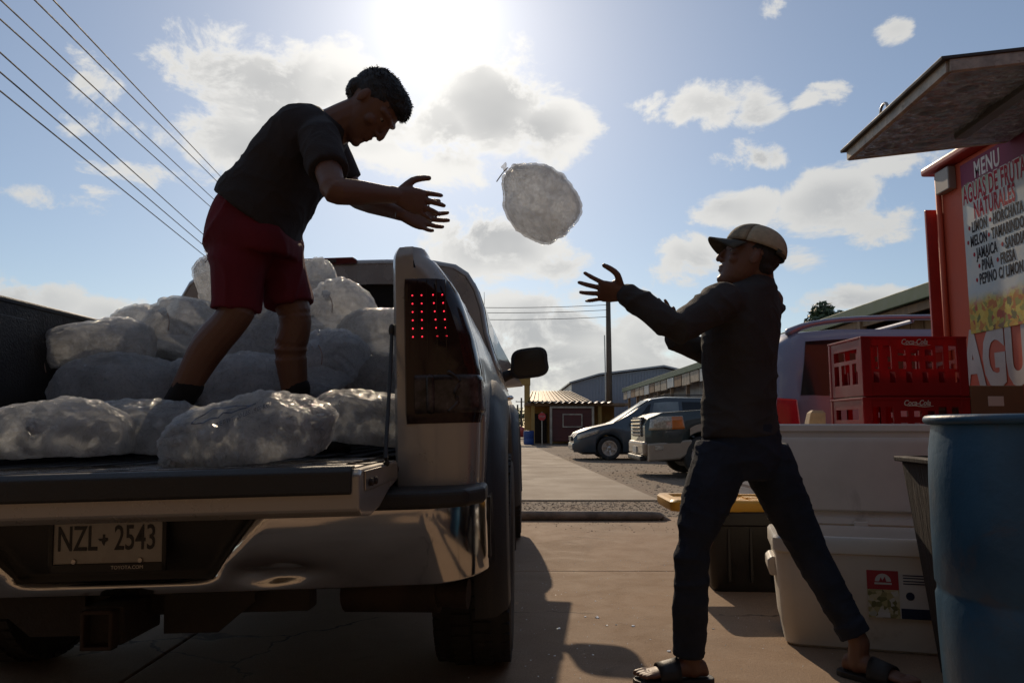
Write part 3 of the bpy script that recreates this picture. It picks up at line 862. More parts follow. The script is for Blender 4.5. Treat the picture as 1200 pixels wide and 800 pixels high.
# rear wall of the cab with its window opening
mb = MB()
outer = [(-cab_x(z) * .98, z - .035 * max(0, (z - 1.2) / .7)) for z in zc] + [(cab_x(z) * .98, z - .035 * max(0, (z - 1.2) / .7)) for z in reversed(zc[:-1])]
outer = outer[::-1]
wx = [(x * .86, 1.335 + (z - 1.2) * .62) for x, z in outer]
ring_o = [V((x, 2.275, z)) for x, z in outer]; ring_i = [V((x, 2.272, z)) for x, z in wx]; ring_b = [V((x, 2.30, z)) for x, z in wx]
mb.rings([ring_o, ring_i, ring_b], False, False)
mb.box(-.95, .95, 2.245, 2.275, .80, 1.21)
mb.obj('cab_back', M_paint, TR, auto=40)
mb = MB(); mb.add([V((x * .995, 2.292, z)) for x, z in wx], [tuple(range(len(wx)))]); mb.obj('rear_window', M_glass, TR)
for s_ in (1, -1):
    # side glass, doors, front wing
    mb = MB(); mb.grid(lambda y, z: (s_ * (cab_x(z) + .007), y, z), [2.42, 2.8, 3.2, 3.52], [1.34, 1.45, 1.6, 1.70, 1.76]); mb.obj('side_window', M_glass, TR, solid=.004)
    d = side_panel(2.25, 2.92, 1.235, .52, sgn=s_).obj('rear_door', M_paint, TR, smooth=True, solid=.012)
    d = side_panel(2.93, 3.98, 1.235, .52, sgn=s_).obj('front_door', M_paint, TR, smooth=True, solid=.012)
    mb = MB(); mb.tube([(s_ * .985, 3.02, 1.10), (s_ * 1.015, 3.05, 1.105), (s_ * 1.015, 3.17, 1.105), (s_ * .985, 3.2, 1.10)], [.012, .013, .013, .012], 10, sub=2); mb.obj('handle', M_chrome, d, smooth=True)
    side_panel(3.99, 5.25, lambda y: 1.225 - max(0, y - 4.2) * .10, .52, FAX, sgn=s_).obj('front_wing', M_paint, TR, smooth=True, solid=.012)
    # door mirror
    mr = empty('door_mirror', (s_ * .93, 3.52, 1.26)); mr.parent = TR
    mb = MB()
    rs = []
    for k_, (yo, sc) in enumerate(((-.055, .90), (-.05, 1.0), (-.02, 1.02), (.03, .95), (.06, .72), (.075, .4))):
        ring = []
        for j in range(28):
            a = 2 * math.pi * j / 28
            ca, sa = math.cos(a), math.sin(a)
            ex = abs(ca) ** .55 * (1 if ca > 0 else -1); ez = abs(sa) ** .55 * (1 if sa > 0 else -1)
            wtop = 1.0 if ez < 0 else .94
            ring.append(V((s_ * (.215 + .140 * ex * sc * wtop), yo, .105 + .108 * ez * sc + .012 * ex)))
        rs.append(ring)
    mb.rings(rs); mb.obj('housing', M_black, mr, auto=40)
    mb = MB(); mb.tube([(0, 0, .0), (s_ * .06, 0, .025), (s_ * .14, 0, .05)], [.042, .036, .034], 12, sub=2, flat=.7); mb.obj('arm', M_black, mr, smooth=True)
    mb = MB(); mb.add([(p.x * .0 + s_ * .215 + (p.x - s_ * .215) * .93, -.0565, .105 + (p.z - .105) * .93) for p in rs[0]], [tuple(range(28))]); mb.obj('glass', M_glass, mr)
mb = MB(); mb.grid(lambda x, t: (x * (.72 + .14 * t), 3.47 + .77 * t, 1.815 - .50 * t + .01 - .05 * abs(x) ** 3), [-1, -.6, -.2, .2, .6, 1], [.05, .35, .65, .95]); mb.obj('windscreen', M_glass, TR, solid=.004)
mb = MB(); mb.grid(lambda x, y: (x, y, 1.235 - (y - 4.2) * .09 - .05 * abs(x / .93) ** 4 - (.12 * max(0, (y - 5.1) / .15) ** 2)), [-.93, -.75, -.5, 0, .5, .75, .93], [4.2, 4.5, 4.9, 5.1, 5.25]); mb.obj('bonnet', M_paint, TR, smooth=True, solid=.02)
mb = MB(); mb.box(-.80, .80, 5.16, 5.28, .74, 1.08); mb.obj('grille', M_black, TR, bevel=.02)
mb = MB(); mb.box(-.98, .98, 5.14, 5.40, .46, .73); mb.obj('front_bumper', M_chrome, TR, bevel=.05, seg=4)
mb = MB(); mb.box(-.9, .9, 2.25, 5.15, .48, .56); mb.obj('floor_pan', M_under, TR)
mb = MB(); mb.box(-.62, .62, 2.75, 3.05, .56, 1.45); mb.obj('seat', M_black, TR, bevel=.06)
# third brake lamp at the roof's rear edge
mb = MB(); mb.prism([(-.17, 1.862), (.17, 1.862), (.175, 1.885), (.15, 1.904), (-.15, 1.904), (-.175, 1.885)], 'y', 2.262, 2.36)
bl = mb.obj('brake_lamp', M_redlens, TR, bevel=.006)
MB().box(-.055, .055, 2.258, 2.27, 1.872, 1.895).obj('cargo_lens', M_lensclear, bl, bevel=.003)
mb = MB(); mb.tube([(.80, 3.98, 1.22), (.803, 3.985, 1.60), (.806, 3.99, 1.98)], [.006, .0022, .0016], 8); mb.obj('antenna', M_black, TR)
# ================================================================== right-hand side: drum, bin, cooler, tote, crates, trailer
M_blue = mat('blue_drum', (0.016, 0.070, 0.135), 0.42, var=0.2, vs=4, rvar=.12, bump=0.12, bs=25, dirt=((0.05, 0.06, 0.08), 6, 0.58))
dr = empty('plastic_drum', (1.53, 2.22, .012)); tag(dr, 'blue plastic drum standing in the right foreground', 'drum')
H = .945
prof = [(.0, .004), (.262, .004), (.278, .012), (.285, .04), (.292, .10), (.300, .30), (.3025, .42), (.297, .432), (.297, .448), (.3025, .46), (.304, .60), (.303, .74), (.299, .84), (.290, .90), (.289, .915)]
mb = MB(); mb.lathe(prof + [(.281, .915), (.286, .80), (.294, .5), (.27, .03), (.0, .02)], 72); mb.obj('shell', M_blue, dr, smooth=False, auto=50)
mb = MB(); rs = []
for i in range(72):
    a = 2 * math.pi * i / 72; d = V((math.cos(a), math.sin(a), 0))
    rs.append([d * (.295 + .015 * math.cos(q)) + V((0, 0, .929 + .014 * math.sin(q))) for q in (2 * math.pi * j / 12 for j in range(12))])
rs.append(rs[0]); mb.rings(rs, False, False)
mb.obj('rim', M_blue, dr, smooth=True)

M_brown = mat('brown_bin', (0.026, 0.018, 0.014), 0.75, var=0.35, vs=3, bump=0.3, bs=14, dirt=((0.045, 0.033, 0.026), 4, 0.6), stretch=(6, 6, .7))
bn_ = empty('waste_bin', (1.785, 2.83, .012), R(-6)); tag(bn_, 'dark brown tapered bin between the blue drum and the white cooler', 'bin')
mb = MB()
def rect(h, z): return [V((-h, -h * .6, z)), V((h, -h * .6, z)), V((h, h * .6, z)), V((-h, h * .6, z))]
mb.rings([rect(.205, 0), rect(.285, .775)] + [rect(.27, .775), rect(.19, .03)], True, True)
mb.obj('body', M_brown, bn_, bevel=.012)
mb = MB()
for a, b in ((rect(.315, .775), rect(.315, .795)),):
    mb.rings([rect(.268, .776), rect(.308, .776), rect(.31, .795), rect(.268, .797)], False, False)
mb.obj('rim', M_brown, bn_, bevel=.004)

M_white = mat('white_plastic', (0.64, 0.60, 0.53), 0.42, var=0.06, vs=3, bump=0.05, bs=50, dirt=((0.42, 0.37, 0.30), 5, 0.62))
M_whitein = mat('cooler_liner', (0.66, 0.62, 0.55), 0.4, var=0.06, vs=4, dirt=((0.46, 0.42, 0.36), 4, 0.60))
CY = R(-15)
ck = empty('cooler', (1.10, 3.30, .012), CY); tag(ck, 'big white cooler chest with its lid standing open', 'cooler')
L, D, CH = .82, .43, .455
def rrect(x0, x1, y0, y1, r, z, n=5):
    pts = []
    for (cx, cy, a0) in ((x1 - r, y0 + r, -90), (x1 - r, y1 - r, 0), (x0 + r, y1 - r, 90), (x0 + r, y0 + r, 180)):
        for i in range(n + 1):
            a = R(a0 + 90 * i / n); pts.append(V((cx + r * math.cos(a), cy + r * math.sin(a), z)))
    return pts
mb = MB()
def rr_(i, z, r=.055): return rrect(i, L - i, i, D - i, max(.01, r), z)
mb.rings([rr_(.05, 0), rr_(.038, .012), rr_(.033, .06), rr_(.026, .085), rr_(.012, .30), rr_(.006, .385), rr_(-.004, .392), rr_(-.004, CH - .012), rr_(.004, CH), rr_(.035, CH, .04), rr_(.042, CH - .02, .04), rr_(.06, .08, .04)], True, True)
mb.obj('chest', M_white, ck, auto=35)
mb = MB(); mb.rings([rrect(.10, .36, -.006, .02, .004, .10), rrect(.10, .36, .008, .02, .004, .34)], True, True)
mb = MB(); mb.rings([rrect(-.012, .02, .12, .31, .012, .27), rrect(-.022, .02, .12, .31, .012, .30), rrect(-.022, .02, .12, .31, .012, .335), rrect(-.006, .02, .12, .31, .012, .35)], True, True)
mb.obj('handle', M_white, ck, bevel=.004)
# lid hinged at the back, thrown open past upright
ld = empty('lid', (0, D, CH + .004)); ld.parent = ck; ld.rotation_euler = (R(-8), 0, 0)
LH = .465
mb = MB()
def lrect(i, y, r=.05):
    return [V((p.x, y, p.y)) for p in rrect(i, L - i, .0 + i, LH - i, max(.008, r), 0)]
mb.rings([lrect(.006, .058), lrect(-.004, .045), lrect(-.004, .008), lrect(.004, .0), lrect(.030, .0, .03), lrect(.036, .012, .03), lrect(.060, .016, .03), lrect(.066, -.012, .03), lrect(.075, -.015, .03)], True, True)
mb.obj('lid_shell', M_whitein, ld, auto=35)
for x in (.12, .41, .70):
    mb = MB(); mb.box(x - .03, x + .03, D - .012, D + .014, CH - .03, CH + .02); mb.obj('hinge', M_white, ck, bevel=.004)
# label sticker on the front: red field with round white emblem, salad picture, print, navy band
lb = empty('label_sticker', (.355, .0085, .245)); lb.parent = ck; lb.rotation_euler = (R(-2.6), 0, 0)
def flat(x0, x1, z0, z1, m, nm, y=0.0):
    MB().box(x0, x1, y - .0012, y, z0, z1).obj(nm, m, lb)
M_lred = mat('label_red', (0.36, 0.018, 0.022), .35); M_lwhite = mat('label_white', (0.55, 0.53, 0.50), .4, var=.03); M_navy = mat('label_navy', (0.012, 0.018, 0.05), .4)
def salad_mat():
    m = bpy.data.materials.new('label_picture'); m.use_nodes = True; N = NT(m.node_tree)
    co = N.n('ShaderNodeTexCoord').outputs['Object']
    v = N.n('ShaderNodeTexVoronoi'); N.lk(co, v.inputs['Vector']); v.inputs['Scale'].default_value = 55
    f = N.dot(v.outputs['Color'], (.4, .4, .2))
    c = N.ramp(f, [(0, (.05, .04, .03)), (.3, (.16, .15, .05)), (.5, (.45, .38, .18)), (.7, (.55, .52, .46)), (1, (.10, .14, .05))])
    b = m.node_tree.nodes['Principled BSDF']; N.lk(c, b.inputs['Base Color']); b.inputs['Roughness'].default_value = .4
    return m
flat(0, .265, -.10, .09, M_lwhite, 'sticker_ground')
flat(0, .118, .01, .09, M_lred, 'red_field', -.0012)
flat(0, .118, -.10, .0095, salad_mat(), 'picture', -.0012)
flat(.122, .265, -.10, -.06, M_navy, 'navy_band', -.0012)
flat(.035, .080, -.098, -.078, M_lwhite, 'white_tab', -.0026)
mb = MB(); arc = [(.06 + .03 * math.cos(R(a)), .042 + .03 * math.sin(R(a))) for a in range(0, 181, 15)]
mb.prism(arc, 'y', -.0040, -.0026); mb.obj('emblem', M_lwhite, lb)
mb = MB(); mb.prism([(.045, .042), (.052, .058), (.058, .046), (.068, .062), (.072, .042)], 'y', -.0050, -.0041); mb.obj('emblem_mark', M_lred, lb)
flat(.028, .092, .030, .037, M_lwhite, 'emblem_base', -.0026)
mb = MB(); mb.lathe([(.0, -.0026), (.016, -.0026), (.016, -.0014)], 20, (.158, 0, -.012), 'y'); mb.obj('round_mark', M_navy, lb)
for i, (z, x1) in enumerate(((.068, .235), (.058, .25), (.046, .22), (.036, .215))):
    flat(.135, x1, z - .0022, z + .0022, M_navy, 'print_line', -.0012)

# black tote with a yellow lid laid askew
M_totebl = mat('tote_black', (0.016, 0.014, 0.013), 0.5, var=.3, bump=.1, bs=40)
M_yellow = mat('tote_yellow', (0.62, 0.33, 0.035), 0.45, var=.08, dirt=((.35, .2, .05), 8, .64))
tt = empty('storage_tote', (1.08, 4.35, .012), R(-4)); tag(tt, 'black storage tote with a yellow lid behind the man in jeans', 'tote')
mb = MB()
def tr_(i, z): return rrect(i, .62 - i, i, .44 - i, .04, z)
mb.rings([tr_(.045, 0), tr_(.03, .03), tr_(.0, .36), tr_(-.012, .37), tr_(-.012, .43), tr_(.0, .44), tr_(.02, .44), tr_(.04, .02)], True, True)
mb.obj('tub', M_totebl, tt, auto=40)
for x in (.12, .24, .36, .48):
    MB().box(x - .008, x + .008, -.004, .05, .06, .35).obj('rib', M_totebl, tt, bevel=.003)
ly = empty('lid', (-.19, -.02, .442)); ly.parent = tt; ly.rotation_euler = (0, R(0.5), R(3))
mb = MB()
def ty_(i, z): return rrect(i, .68 - i, i, .47 - i, .04, z)
mb.rings([ty_(0, 0), ty_(-.008, .02), ty_(-.008, .05), ty_(.004, .062), ty_(.05, .062), ty_(.06, .048), ty_(.09, .048)], True, True)
for i in range(4):
    for j in range(2):
        mb.box(.12 + i * .12, .20 + i * .12, .11 + j * .14, .21 + j * .14, .047, .058)
mb.obj('lid_panel', M_yellow, ly, auto=40)

# folding table behind the cooler, with two drinks crates and a carton
M_tabletop = mat('table_plastic', (0.30, 0.28, 0.25), .6, var=.1); M_crate = mat('crate_red', (0.30, 0.008, 0.014), 0.42, var=.12, vs=6, rvar=.1, dirt=((.20, .02, .02), 7, .63))
N = NT(M_crate.node_tree); tlc = N.n('ShaderNodeBsdfTranslucent'); tlc.inputs[0].default_value = (.55, .008, .02, 1); mxc = N.n('ShaderNodeMixShader'); mxc.inputs[0].default_value = .35
N.lk(M_crate.node_tree.nodes['Principled BSDF'].outputs[0], mxc.inputs[1]); N.lk(tlc.outputs[0], mxc.inputs[2]); N.lk(mxc.outputs[0], M_crate.node_tree.nodes['Material Output'].inputs[0])
tb = empty('folding_table', (2.085, 4.25, .0)); tag(tb, 'grey folding table behind the open cooler, holding crates and carton', 'table')
MB().box(-.53, .53, -.30, .30, .72, .757).obj('tabletop', M_tabletop, tb, bevel=.008)
for sx in (-.47, .47):
    for sy in (-.25, .25):
        mb = MB(); mb.tube([(sx, sy, .72), (sx * 1.02, sy * 1.02, .012)], .014, 10); mb.obj('leg', M_steel, tb, smooth=True)
def panel_holes(mb, x0, x1, z0, z1, holes, mapf, t):
    """thin wall with rectangular openings, built from the bars between them"""
    xs = sorted(set([x0, x1] + [h for q in holes for h in q[:2]])); zs = sorted(set([z0, z1] + [h for q in holes for h in q[2:]]))
    for i in range(len(xs) - 1):
        run = None
        for j in range(len(zs)):
            solid = False
            if j < len(zs) - 1:
                cx, cz = (xs[i] + xs[i + 1]) / 2, (zs[j] + zs[j + 1]) / 2
                solid = not any(h[0] < cx < h[1] and h[2] < cz < h[3] for h in holes)
            if solid and run is None: run = zs[j]
            if not solid and run is not None:
                ps = [mapf(a, d, b) for b in (run, zs[j]) for d in (0, t) for a in (xs[i], xs[i + 1])]
                mb.add(ps, [(0, 2, 3, 1), (4, 5, 7, 6), (0, 1, 5, 4), (2, 6, 7, 3), (0, 4, 6, 2), (1, 3, 7, 5)]); run = None
CW, CD, CHt = .545, .40, .315
def crate(loc, rz, label):
    c = empty('drinks_crate', loc, rz); tag(c, label, 'crate', 'red drinks crates stacked on the table')
    up = [(.045 + i * .068, .045 + i * .068 + .040, .145, .265) for i in range(7)]
    up[2] = (.187, .227, .215, .245); up[3] = (.258, .298, .215, .245); up[4] = (.329, .369, .215, .245)
    lo = [(.055 + i * .085, .085 + i * .085, .075, .130) for i in range(6)]
    mid = [(.187, .227, .145, .185), (.258, .298, .145, .185), (.329, .369, .145, .185)]
    for nm, mp in (('front_wall', lambda a, d, b: V((a - CW / 2, d - CD / 2, b))), ('back_wall', lambda a, d, b: V((a - CW / 2, CD / 2 - d, b)))):
        mb = MB(); panel_holes(mb, 0, CW, .008, CHt - .01, up + lo + mid, mp, .012); mb.obj(nm, M_crate, c)
    sh = [(.06, .34, .20, .255), (.06, .12, .07, .18), (.15, .25, .07, .18), (.28, .34, .07, .18)]
    for sx in (-1, 1):
        mb = MB(); panel_holes(mb, .012, CD - .012, .008, CHt - .01, sh, lambda a, d, b: V((sx * (CW / 2 - d), a - CD / 2, b)), .012); mb.obj('side_wall', M_crate, c)
        for sy in (-1, 1):
            MB().box(sx * (CW / 2 + .004), sx * (CW / 2 - .045), sy * (CD / 2 + .004), sy * (CD / 2 - .022), .004, CHt - .004).obj('corner_post', M_crate, c, bevel=.004)
    mb = MB()
    for (a, b, c0, d) in ((-CW / 2 - .006, CW / 2 + .006, -CD / 2 - .006, -CD / 2 + .016), (-CW / 2 - .006, CW / 2 + .006, CD / 2 - .016, CD / 2 + .006), (-CW / 2 - .006, -CW / 2 + .016, -CD / 2 + .016, CD / 2 - .016), (CW / 2 - .016, CW / 2 + .006, -CD / 2 + .016, CD / 2 - .016)):
        mb.box(a, b, c0, d, CHt - .012, CHt)
    mb.obj('rim', M_crate, c, bevel=.003)
    mb = MB(); mb.box(-CW / 2 + .012, CW / 2 - .012, -CD / 2 + .012, CD / 2 - .012, .0, .012)
    for i in range(1, 6):
        x = -CW / 2 + i * CW / 6; mb.box(x - .003, x + .003, -CD / 2 + .012, CD / 2 - .012, .012, .14)
    for i in range(1, 4):
        y = -CD / 2 + i * CD / 4; mb.box(-CW / 2 + .012, CW / 2 - .012, y - .003, y + .003, .012, .138)
    mb.obj('divider', M_crate, c)
    ix = mat('crate_white', (.55, .50, .47), .5) if 'crate_white' not in MATS else MATS['crate_white']
    MBt = frame((.0, -CD / 2 - .0045, CHt - .030), (1, 0, 0), (0, 0, 1))
    text_obj('Coca-Cola', .040, MBt, ix, c, 'lettering', xs=.80, shear=.35, bold=.0006, depth=.001)
    mb = MB(); mb.tube([(-.05, -CD / 2 - .0045, CHt - .046), (-.01, -CD / 2 - .0045, CHt - .0435), (.04, -CD / 2 - .0045, CHt - .049), (.085, -CD / 2 - .0045, CHt - .045)], [.0012, .002, .0022, .0008], 6, sub=3); mb.obj('swash', ix, c)
    return c
for i, (dx, rz, lab) in enumerate(((0.0, 0.0, 'lower red drinks crate, half hidden by the cooler lid'), (.0, R(.8), 'upper red drinks crate, topmost of the stack beside the trailer'))):
    crate((2.085 + dx, 4.17, .757 + i * (CHt + .001)), rz, lab)
M_card = mat('cardboard', (0.17, 0.10, 0.055), .85, var=.15, vs=4)
cb = empty('cardboard_box', (2.505, 4.16, .757)); tag(cb, 'brown cardboard box wedged between the red crates and the trailer', 'box')
MB().box(-.14, .14, -.19, .19, 0, .375).obj('carton', M_card, cb, bevel=.004)
MB().box(-.05, .03, -.1925, -.1905, .27, .32).obj('shipping_label', M_lwhite, cb)
MB().box(-.141, .141, -.02, .02, .376, .3775).obj('tape', mat('tape', (.26, .17, .10), .3), cb)
# small tan figure-like scrap on the cooler lid: a folded paper cup holder
sc_ = empty('paper_cup', at(947, 500, 4.02) * 1.0); sc_.location.z = .757; sc_.location.x = 1.585; sc_.location.y = 4.05
tag(sc_, 'crumpled tan paper carrier beside the lower red crate', 'carrier')
mb = MB(); mb.rings([[V((x * q + dx, y * q, z)) for x, y in ((-.055, -.04), (.05, -.045), (.06, .04), (-.05, .045))] for z, q, dx in ((0, .9, 0), (.10, 1.0, .0), (.19, .8, .005), (.235, .72, .012), (.25, .45, .015))])
mb.obj('carrier', mat('tan_paper', (.42, .31, .19), .8, var=.15, vs=20), sc_, auto=20)

# food trailer with fold-out awning
M_salmon = mat('trailer_paint', (0.52, 0.095, 0.05), .62, var=.07, vs=2, spec=.25, dirt=((.36, .065, .04), 3, .60))
M_redtrim = mat('trailer_trim', (0.36, 0.035, 0.03), .45, var=.1)
tx = 2.66; ty0, ty1 = 0.9, 4.66; tz0, tz1 = .46, 2.49
ft = empty('food_trailer', (tx, 2.8, .012)); tag(ft, 'salmon red food trailer with menu poster and folded-out awning', 'food trailer')
def tbox(x0, x1, y0, y1, z0, z1, nm, m, bevel=.004, par=None):
    o = MB().box(x0 - tx, x1 - tx, y0 - 2.8, y1 - 2.8, z0 - .012, z1 - .012).obj(nm, m, par or ft, bevel=bevel); return o
tbox(tx, tx + 2.0, ty0, ty1, tz0, tz1, 'body', M_salmon, .02)
tbox(tx - .07, tx + 2.06, ty0 - .06, ty1 + .07, tz1, tz1 + .05, 'roof', M_redtrim, .015)
# edge channel at the far corner and the flap hinged behind it
mb = MB(); mb.tube([(-.018, ty1 - 2.8 - .03, tz0), (-.018, ty1 - 2.8 - .03, tz1 - .02)], .017, 12, round_ends=False); mb.obj('edge_channel', M_salmon, ft, smooth=True)
tbox(tx - .07, tx + .03, ty1 + .03, ty1 + .05, .9, tz1 - .22, 'side_flap', M_redtrim, .004)
tbox(tx - .05, tx - .001, ty1 - .20, ty1 - .055, tz1 - .155, tz1 - .015, 'hinge_bracket', mat('grey_bracket', (.25, .22, .20), .5, .3), .006)
for y in (1.6, 3.9):
    wheel(ft, .16, y - 2.8, .31, .20, -1, .18, tread=False) if y < 2 else None
# awning
M_foil = bpy.data.materials.new('foil_insulation'); M_foil.use_nodes = True
N = NT(M_foil.node_tree); b = M_foil.node_tree.nodes['Principled BSDF']
b.inputs['Metallic'].default_value = .8; b.inputs['Base Color'].default_value = (.50, .58, .66, 1); b.inputs['Roughness'].default_value = .18
co = N.vec('MULTIPLY', N.n('ShaderNodeTexCoord').outputs['Object'], (3, 9, 1)); nz = N.noise(co, 2.0, 5, .6, 2.2, 2.2)
bp = N.n('ShaderNodeBump'); bp.inputs['Strength'].default_value = 1.0; bp.inputs['Distance'].default_value = .12; N.lk(nz.outputs[0], bp.inputs['Height']); N.lk(bp.outputs[0], b.inputs['Normal'])
M_awn = mat('awning_skin', (0.055, 0.045, 0.038), .6, .2, var=.3)
M_edge = mat('awning_frame', (0.40, 0.34, 0.28), .55, .3, var=.3, vs=14, dirt=((.16, .12, .09), 18, .55))
A = at(995, 187, 3.95); B = at(1112, 84, 3.02); Dd = V((tx - .02, 3.95, at(1201, 166, 3.95).z)); C = V((tx - .02, 3.02, B.z + Dd.z - A.z))
aw = empty('awning', (0, 0, 0)); aw.parent = ft; aw.location = (-tx, -2.8, -.012)
def quad_slab(ps, n0, n1, nm, m, bevel=0):
    up = (ps[1] - ps[0]).cross(ps[3] - ps[0]).normalized()
    if up.z < 0: up = -up
    return MB().rings([[p + up * n0 for p in ps], [p + up * n1 for p in ps]]).obj(nm, m, aw, bevel=bevel)
mb = MB(); up_ = (B - A).cross(Dd - A).normalized(); up_ = up_ if up_.z > 0 else -up_
def foil(u, t):
    p = A.lerp(B, u).lerp(Dd.lerp(C, u), t)
    q = V((u * 4.5, t * 2.2, 0)); r1 = noise.noise(q * 2 + V((noise.noise(q * 3) * 1.2, noise.noise(q * 2.3 + V((5, 5, 5))), 0)))
    edge = min(1, 12 * min(u, 1 - u, t, 1 - t))
    return p - up_ * (.002 + edge * (.012 * (1 - abs(r1) * 2) + .006 * noise.noise(q * 9)))
mb.grid(foil, [i / 110 for i in range(111)], [i / 70 for i in range(71)]); mb.obj('lining', M_foil, aw, smooth=True)
ex = (A - B).normalized(); ei = (C - B).normalized()
quad_slab([A + ex * .02 - ei * .03, B - ex * .02 - ei * .03, C - ex * .02, Dd + ex * .02], .046, .062, 'skin', M_awn, .003)
for nm, p, q in (('outer_bar', A, B), ('end_bar', B, C), ('end_bar', A, Dd)):
    d = (q - p).normalized(); w = V((0, 0, 1)).cross(d).normalized()
    MB().obox((p + q) / 2 + V((0, 0, .022)), d * ((q - p).length / 2), w * .012, V((0, 0, .026))).obj(nm, M_edge, aw, bevel=.002)
m0 = (A * .45 + B * .55) + ei * .02; m1 = (Dd * .45 + C * .55)
q0 = A.lerp(Dd, .55) - V((0, 0, .02)); q1 = B.lerp(C, .55) - V((0, 0, .02))
MB().obox(q0.lerp(q1, .62), (q1 - q0) * .38, ei * .035, V((0, 0, .016))).obj('cross_brace', mat('brace_grey', (.12, .11, .10), .5, .5), aw, bevel=.003)
rg = A.lerp(B, .42) + V((.0, 0, .085)); mb = MB(); rs = []
for i in range(17):
    a = 2 * math.pi * i / 16; c_ = rg + ex * (.035 * math.cos(a)) + V((0, 0, .035 * math.sin(a))); dd = (ex * math.cos(a) + V((0, 0, math.sin(a))))
    rs.append([c_ + dd * (.007 * math.cos(q)) + ei * (.007 * math.sin(q)) for q in (2 * math.pi * j / 8 for j in range(8))])
mb.rings(rs, False, False); mb.obj('lifting_ring', M_steel, aw, smooth=True)
# menu poster on the wall (its face looks towards -x; reading direction is towards -y)
PR = V((0, -1, 0)); PU = V((0, 0, 1))
def poster_mat():
    m = bpy.data.materials.new('menu_print'); m.use_nodes = True; N = NT(m.node_tree); b = m.node_tree.nodes['Principled BSDF']
    co = N.n('ShaderNodeTexCoord').outputs['Object']; s = N.n('ShaderNodeSeparateXYZ'); N.lk(co, s.inputs[0])
    h = s.outputs[2]; yy = s.outputs[1]
    wob = N.noise(co, 9, 4, .6)
    base = N.mix(N.ss(wob.outputs[0], .35, .65), (.50, .56, .58, 1), (.60, .60, .57, 1))
    green = N.m('MULTIPLY', N.ss(h, .20, .42), N.ss(yy, .05, .22))
    base = N.mix(N.m('MULTIPLY', green, .75), base, (.20, .30, .10, 1))
    top = N.ss(N.m('ADD', h, N.m('MULTIPLY', wob.outputs[0], .06)), .385, .405)
    base = N.mix(top, base, (.22, .05, .10, 1))
    v = N.n('ShaderNodeTexVoronoi'); N.lk(co, v.inputs['Vector']); v.inputs['Scale'].default_value = 30
    nzv = N.noise(co, 20, 4, .6); wv = N.n('ShaderNodeVectorMath', operation='MULTIPLY_ADD'); N.lk(nzv.outputs['Color'], wv.inputs[0]); wv.inputs[1].default_value = (.07, .07, .07); N.lk(co, wv.inputs[2]); N.lk(wv.outputs[0], v.inputs['Vector'])
    fr = N.ramp(N.dot(v.outputs['Color'], (.5, .3, .2)), [(0, (.10, .08, .05)), (.25, (.45, .10, .06)), (.45, (.58, .36, .06)), (.62, (.62, .50, .12)), (.8, (.14, .16, .05)), (1, (.42, .16, .14))])
    low = N.ss(N.m('ADD', h, N.m('MULTIPLY', wob.outputs[0], .10)), -.22, -.30)
    base = N.mix(low, base, fr)
    N.lk(base, b.inputs['Base Color']); b.inputs['Roughness'].default_value = .6; b.inputs['Specular IOR Level'].default_value = .15
    return m
pc = V((-.004, 3.93 - 2.8, 1.94)); ph = .50; pw = .95            # poster far edge at y = 4.40
po = empty('menu_poster', (0, 0, 0)); po.parent = ft; po.location = pc
MB().box(-.004, 0, -pw / 2, pw / 2, -ph, ph).obj('sheet', poster_mat(), po)
M_pred = mat('poster_red', (.36, .02, .04), .7, spec=.15); M_pdark = mat('poster_dark', (.035, .03, .035), .7, spec=.15); M_pwhite = mat('poster_white', (.70, .68, .66), .7, spec=.15)
def pt(body, s, z, m, xs, y0=.40, dx=-.0048, nm='lettering', tilt=0.0, bold=0.0):
    Mx = frame((dx, y0, z), V((0, -math.cos(tilt), math.sin(tilt))), V((0, math.sin(tilt), math.cos(tilt))))
    text_obj(body, s, Mx, m, po, nm, xs=xs, depth=.0008, align='LEFT', bold=bold, space=1.10)
pt('MENU', .135, .425, M_pwhite, .60, .345, bold=.003)
pt('AGUAS DE FRUTAS', .150, .305, M_pwhite, .42, .462, dx=-.0043, bold=.009); pt('AGUAS DE FRUTAS', .150, .305, M_pred, .42, .462, bold=.004)
pt('NATURALES', .135, .195, M_pwhite, .46, .37, dx=-.0043, bold=.009); pt('NATURALES', .135, .195, M_pred, .46, .37, bold=.004)
rows = (('LIMON', 'HORCHATA', .105, .40), ('MELON', 'TAMARINDO', .025, .42), ('JAMAICA', 'SANDIA', -.055, .37), ('PIÑA', 'FRESA', -.13, .33), ('PEPINO C/ LIMON', None, -.205, .36))
for a, c_, z, y0 in rows:
    pt('•', .10, z, M_pred, .7, y0 + .035); pt(a, .086, z, M_pdark, .50, y0, bold=.0022)
    if c_:
        wid = .0295 * len(a) + .012
        pt('•', .10, z, M_pred, .7, y0 - wid); pt(c_, .086, z, M_pdark, .50, y0 - wid - .035, bold=.0022)
Mx = frame((-.003, 4.50 - 2.8, 1.275), PR, PU)
text_obj('AGUAS', .44, Mx, mat('painted_white', (.50, .44, .41), .7, var=.12, vs=6, spec=.2), ft, 'wall_lettering', xs=.62, depth=.001, align='LEFT', bold=.022)
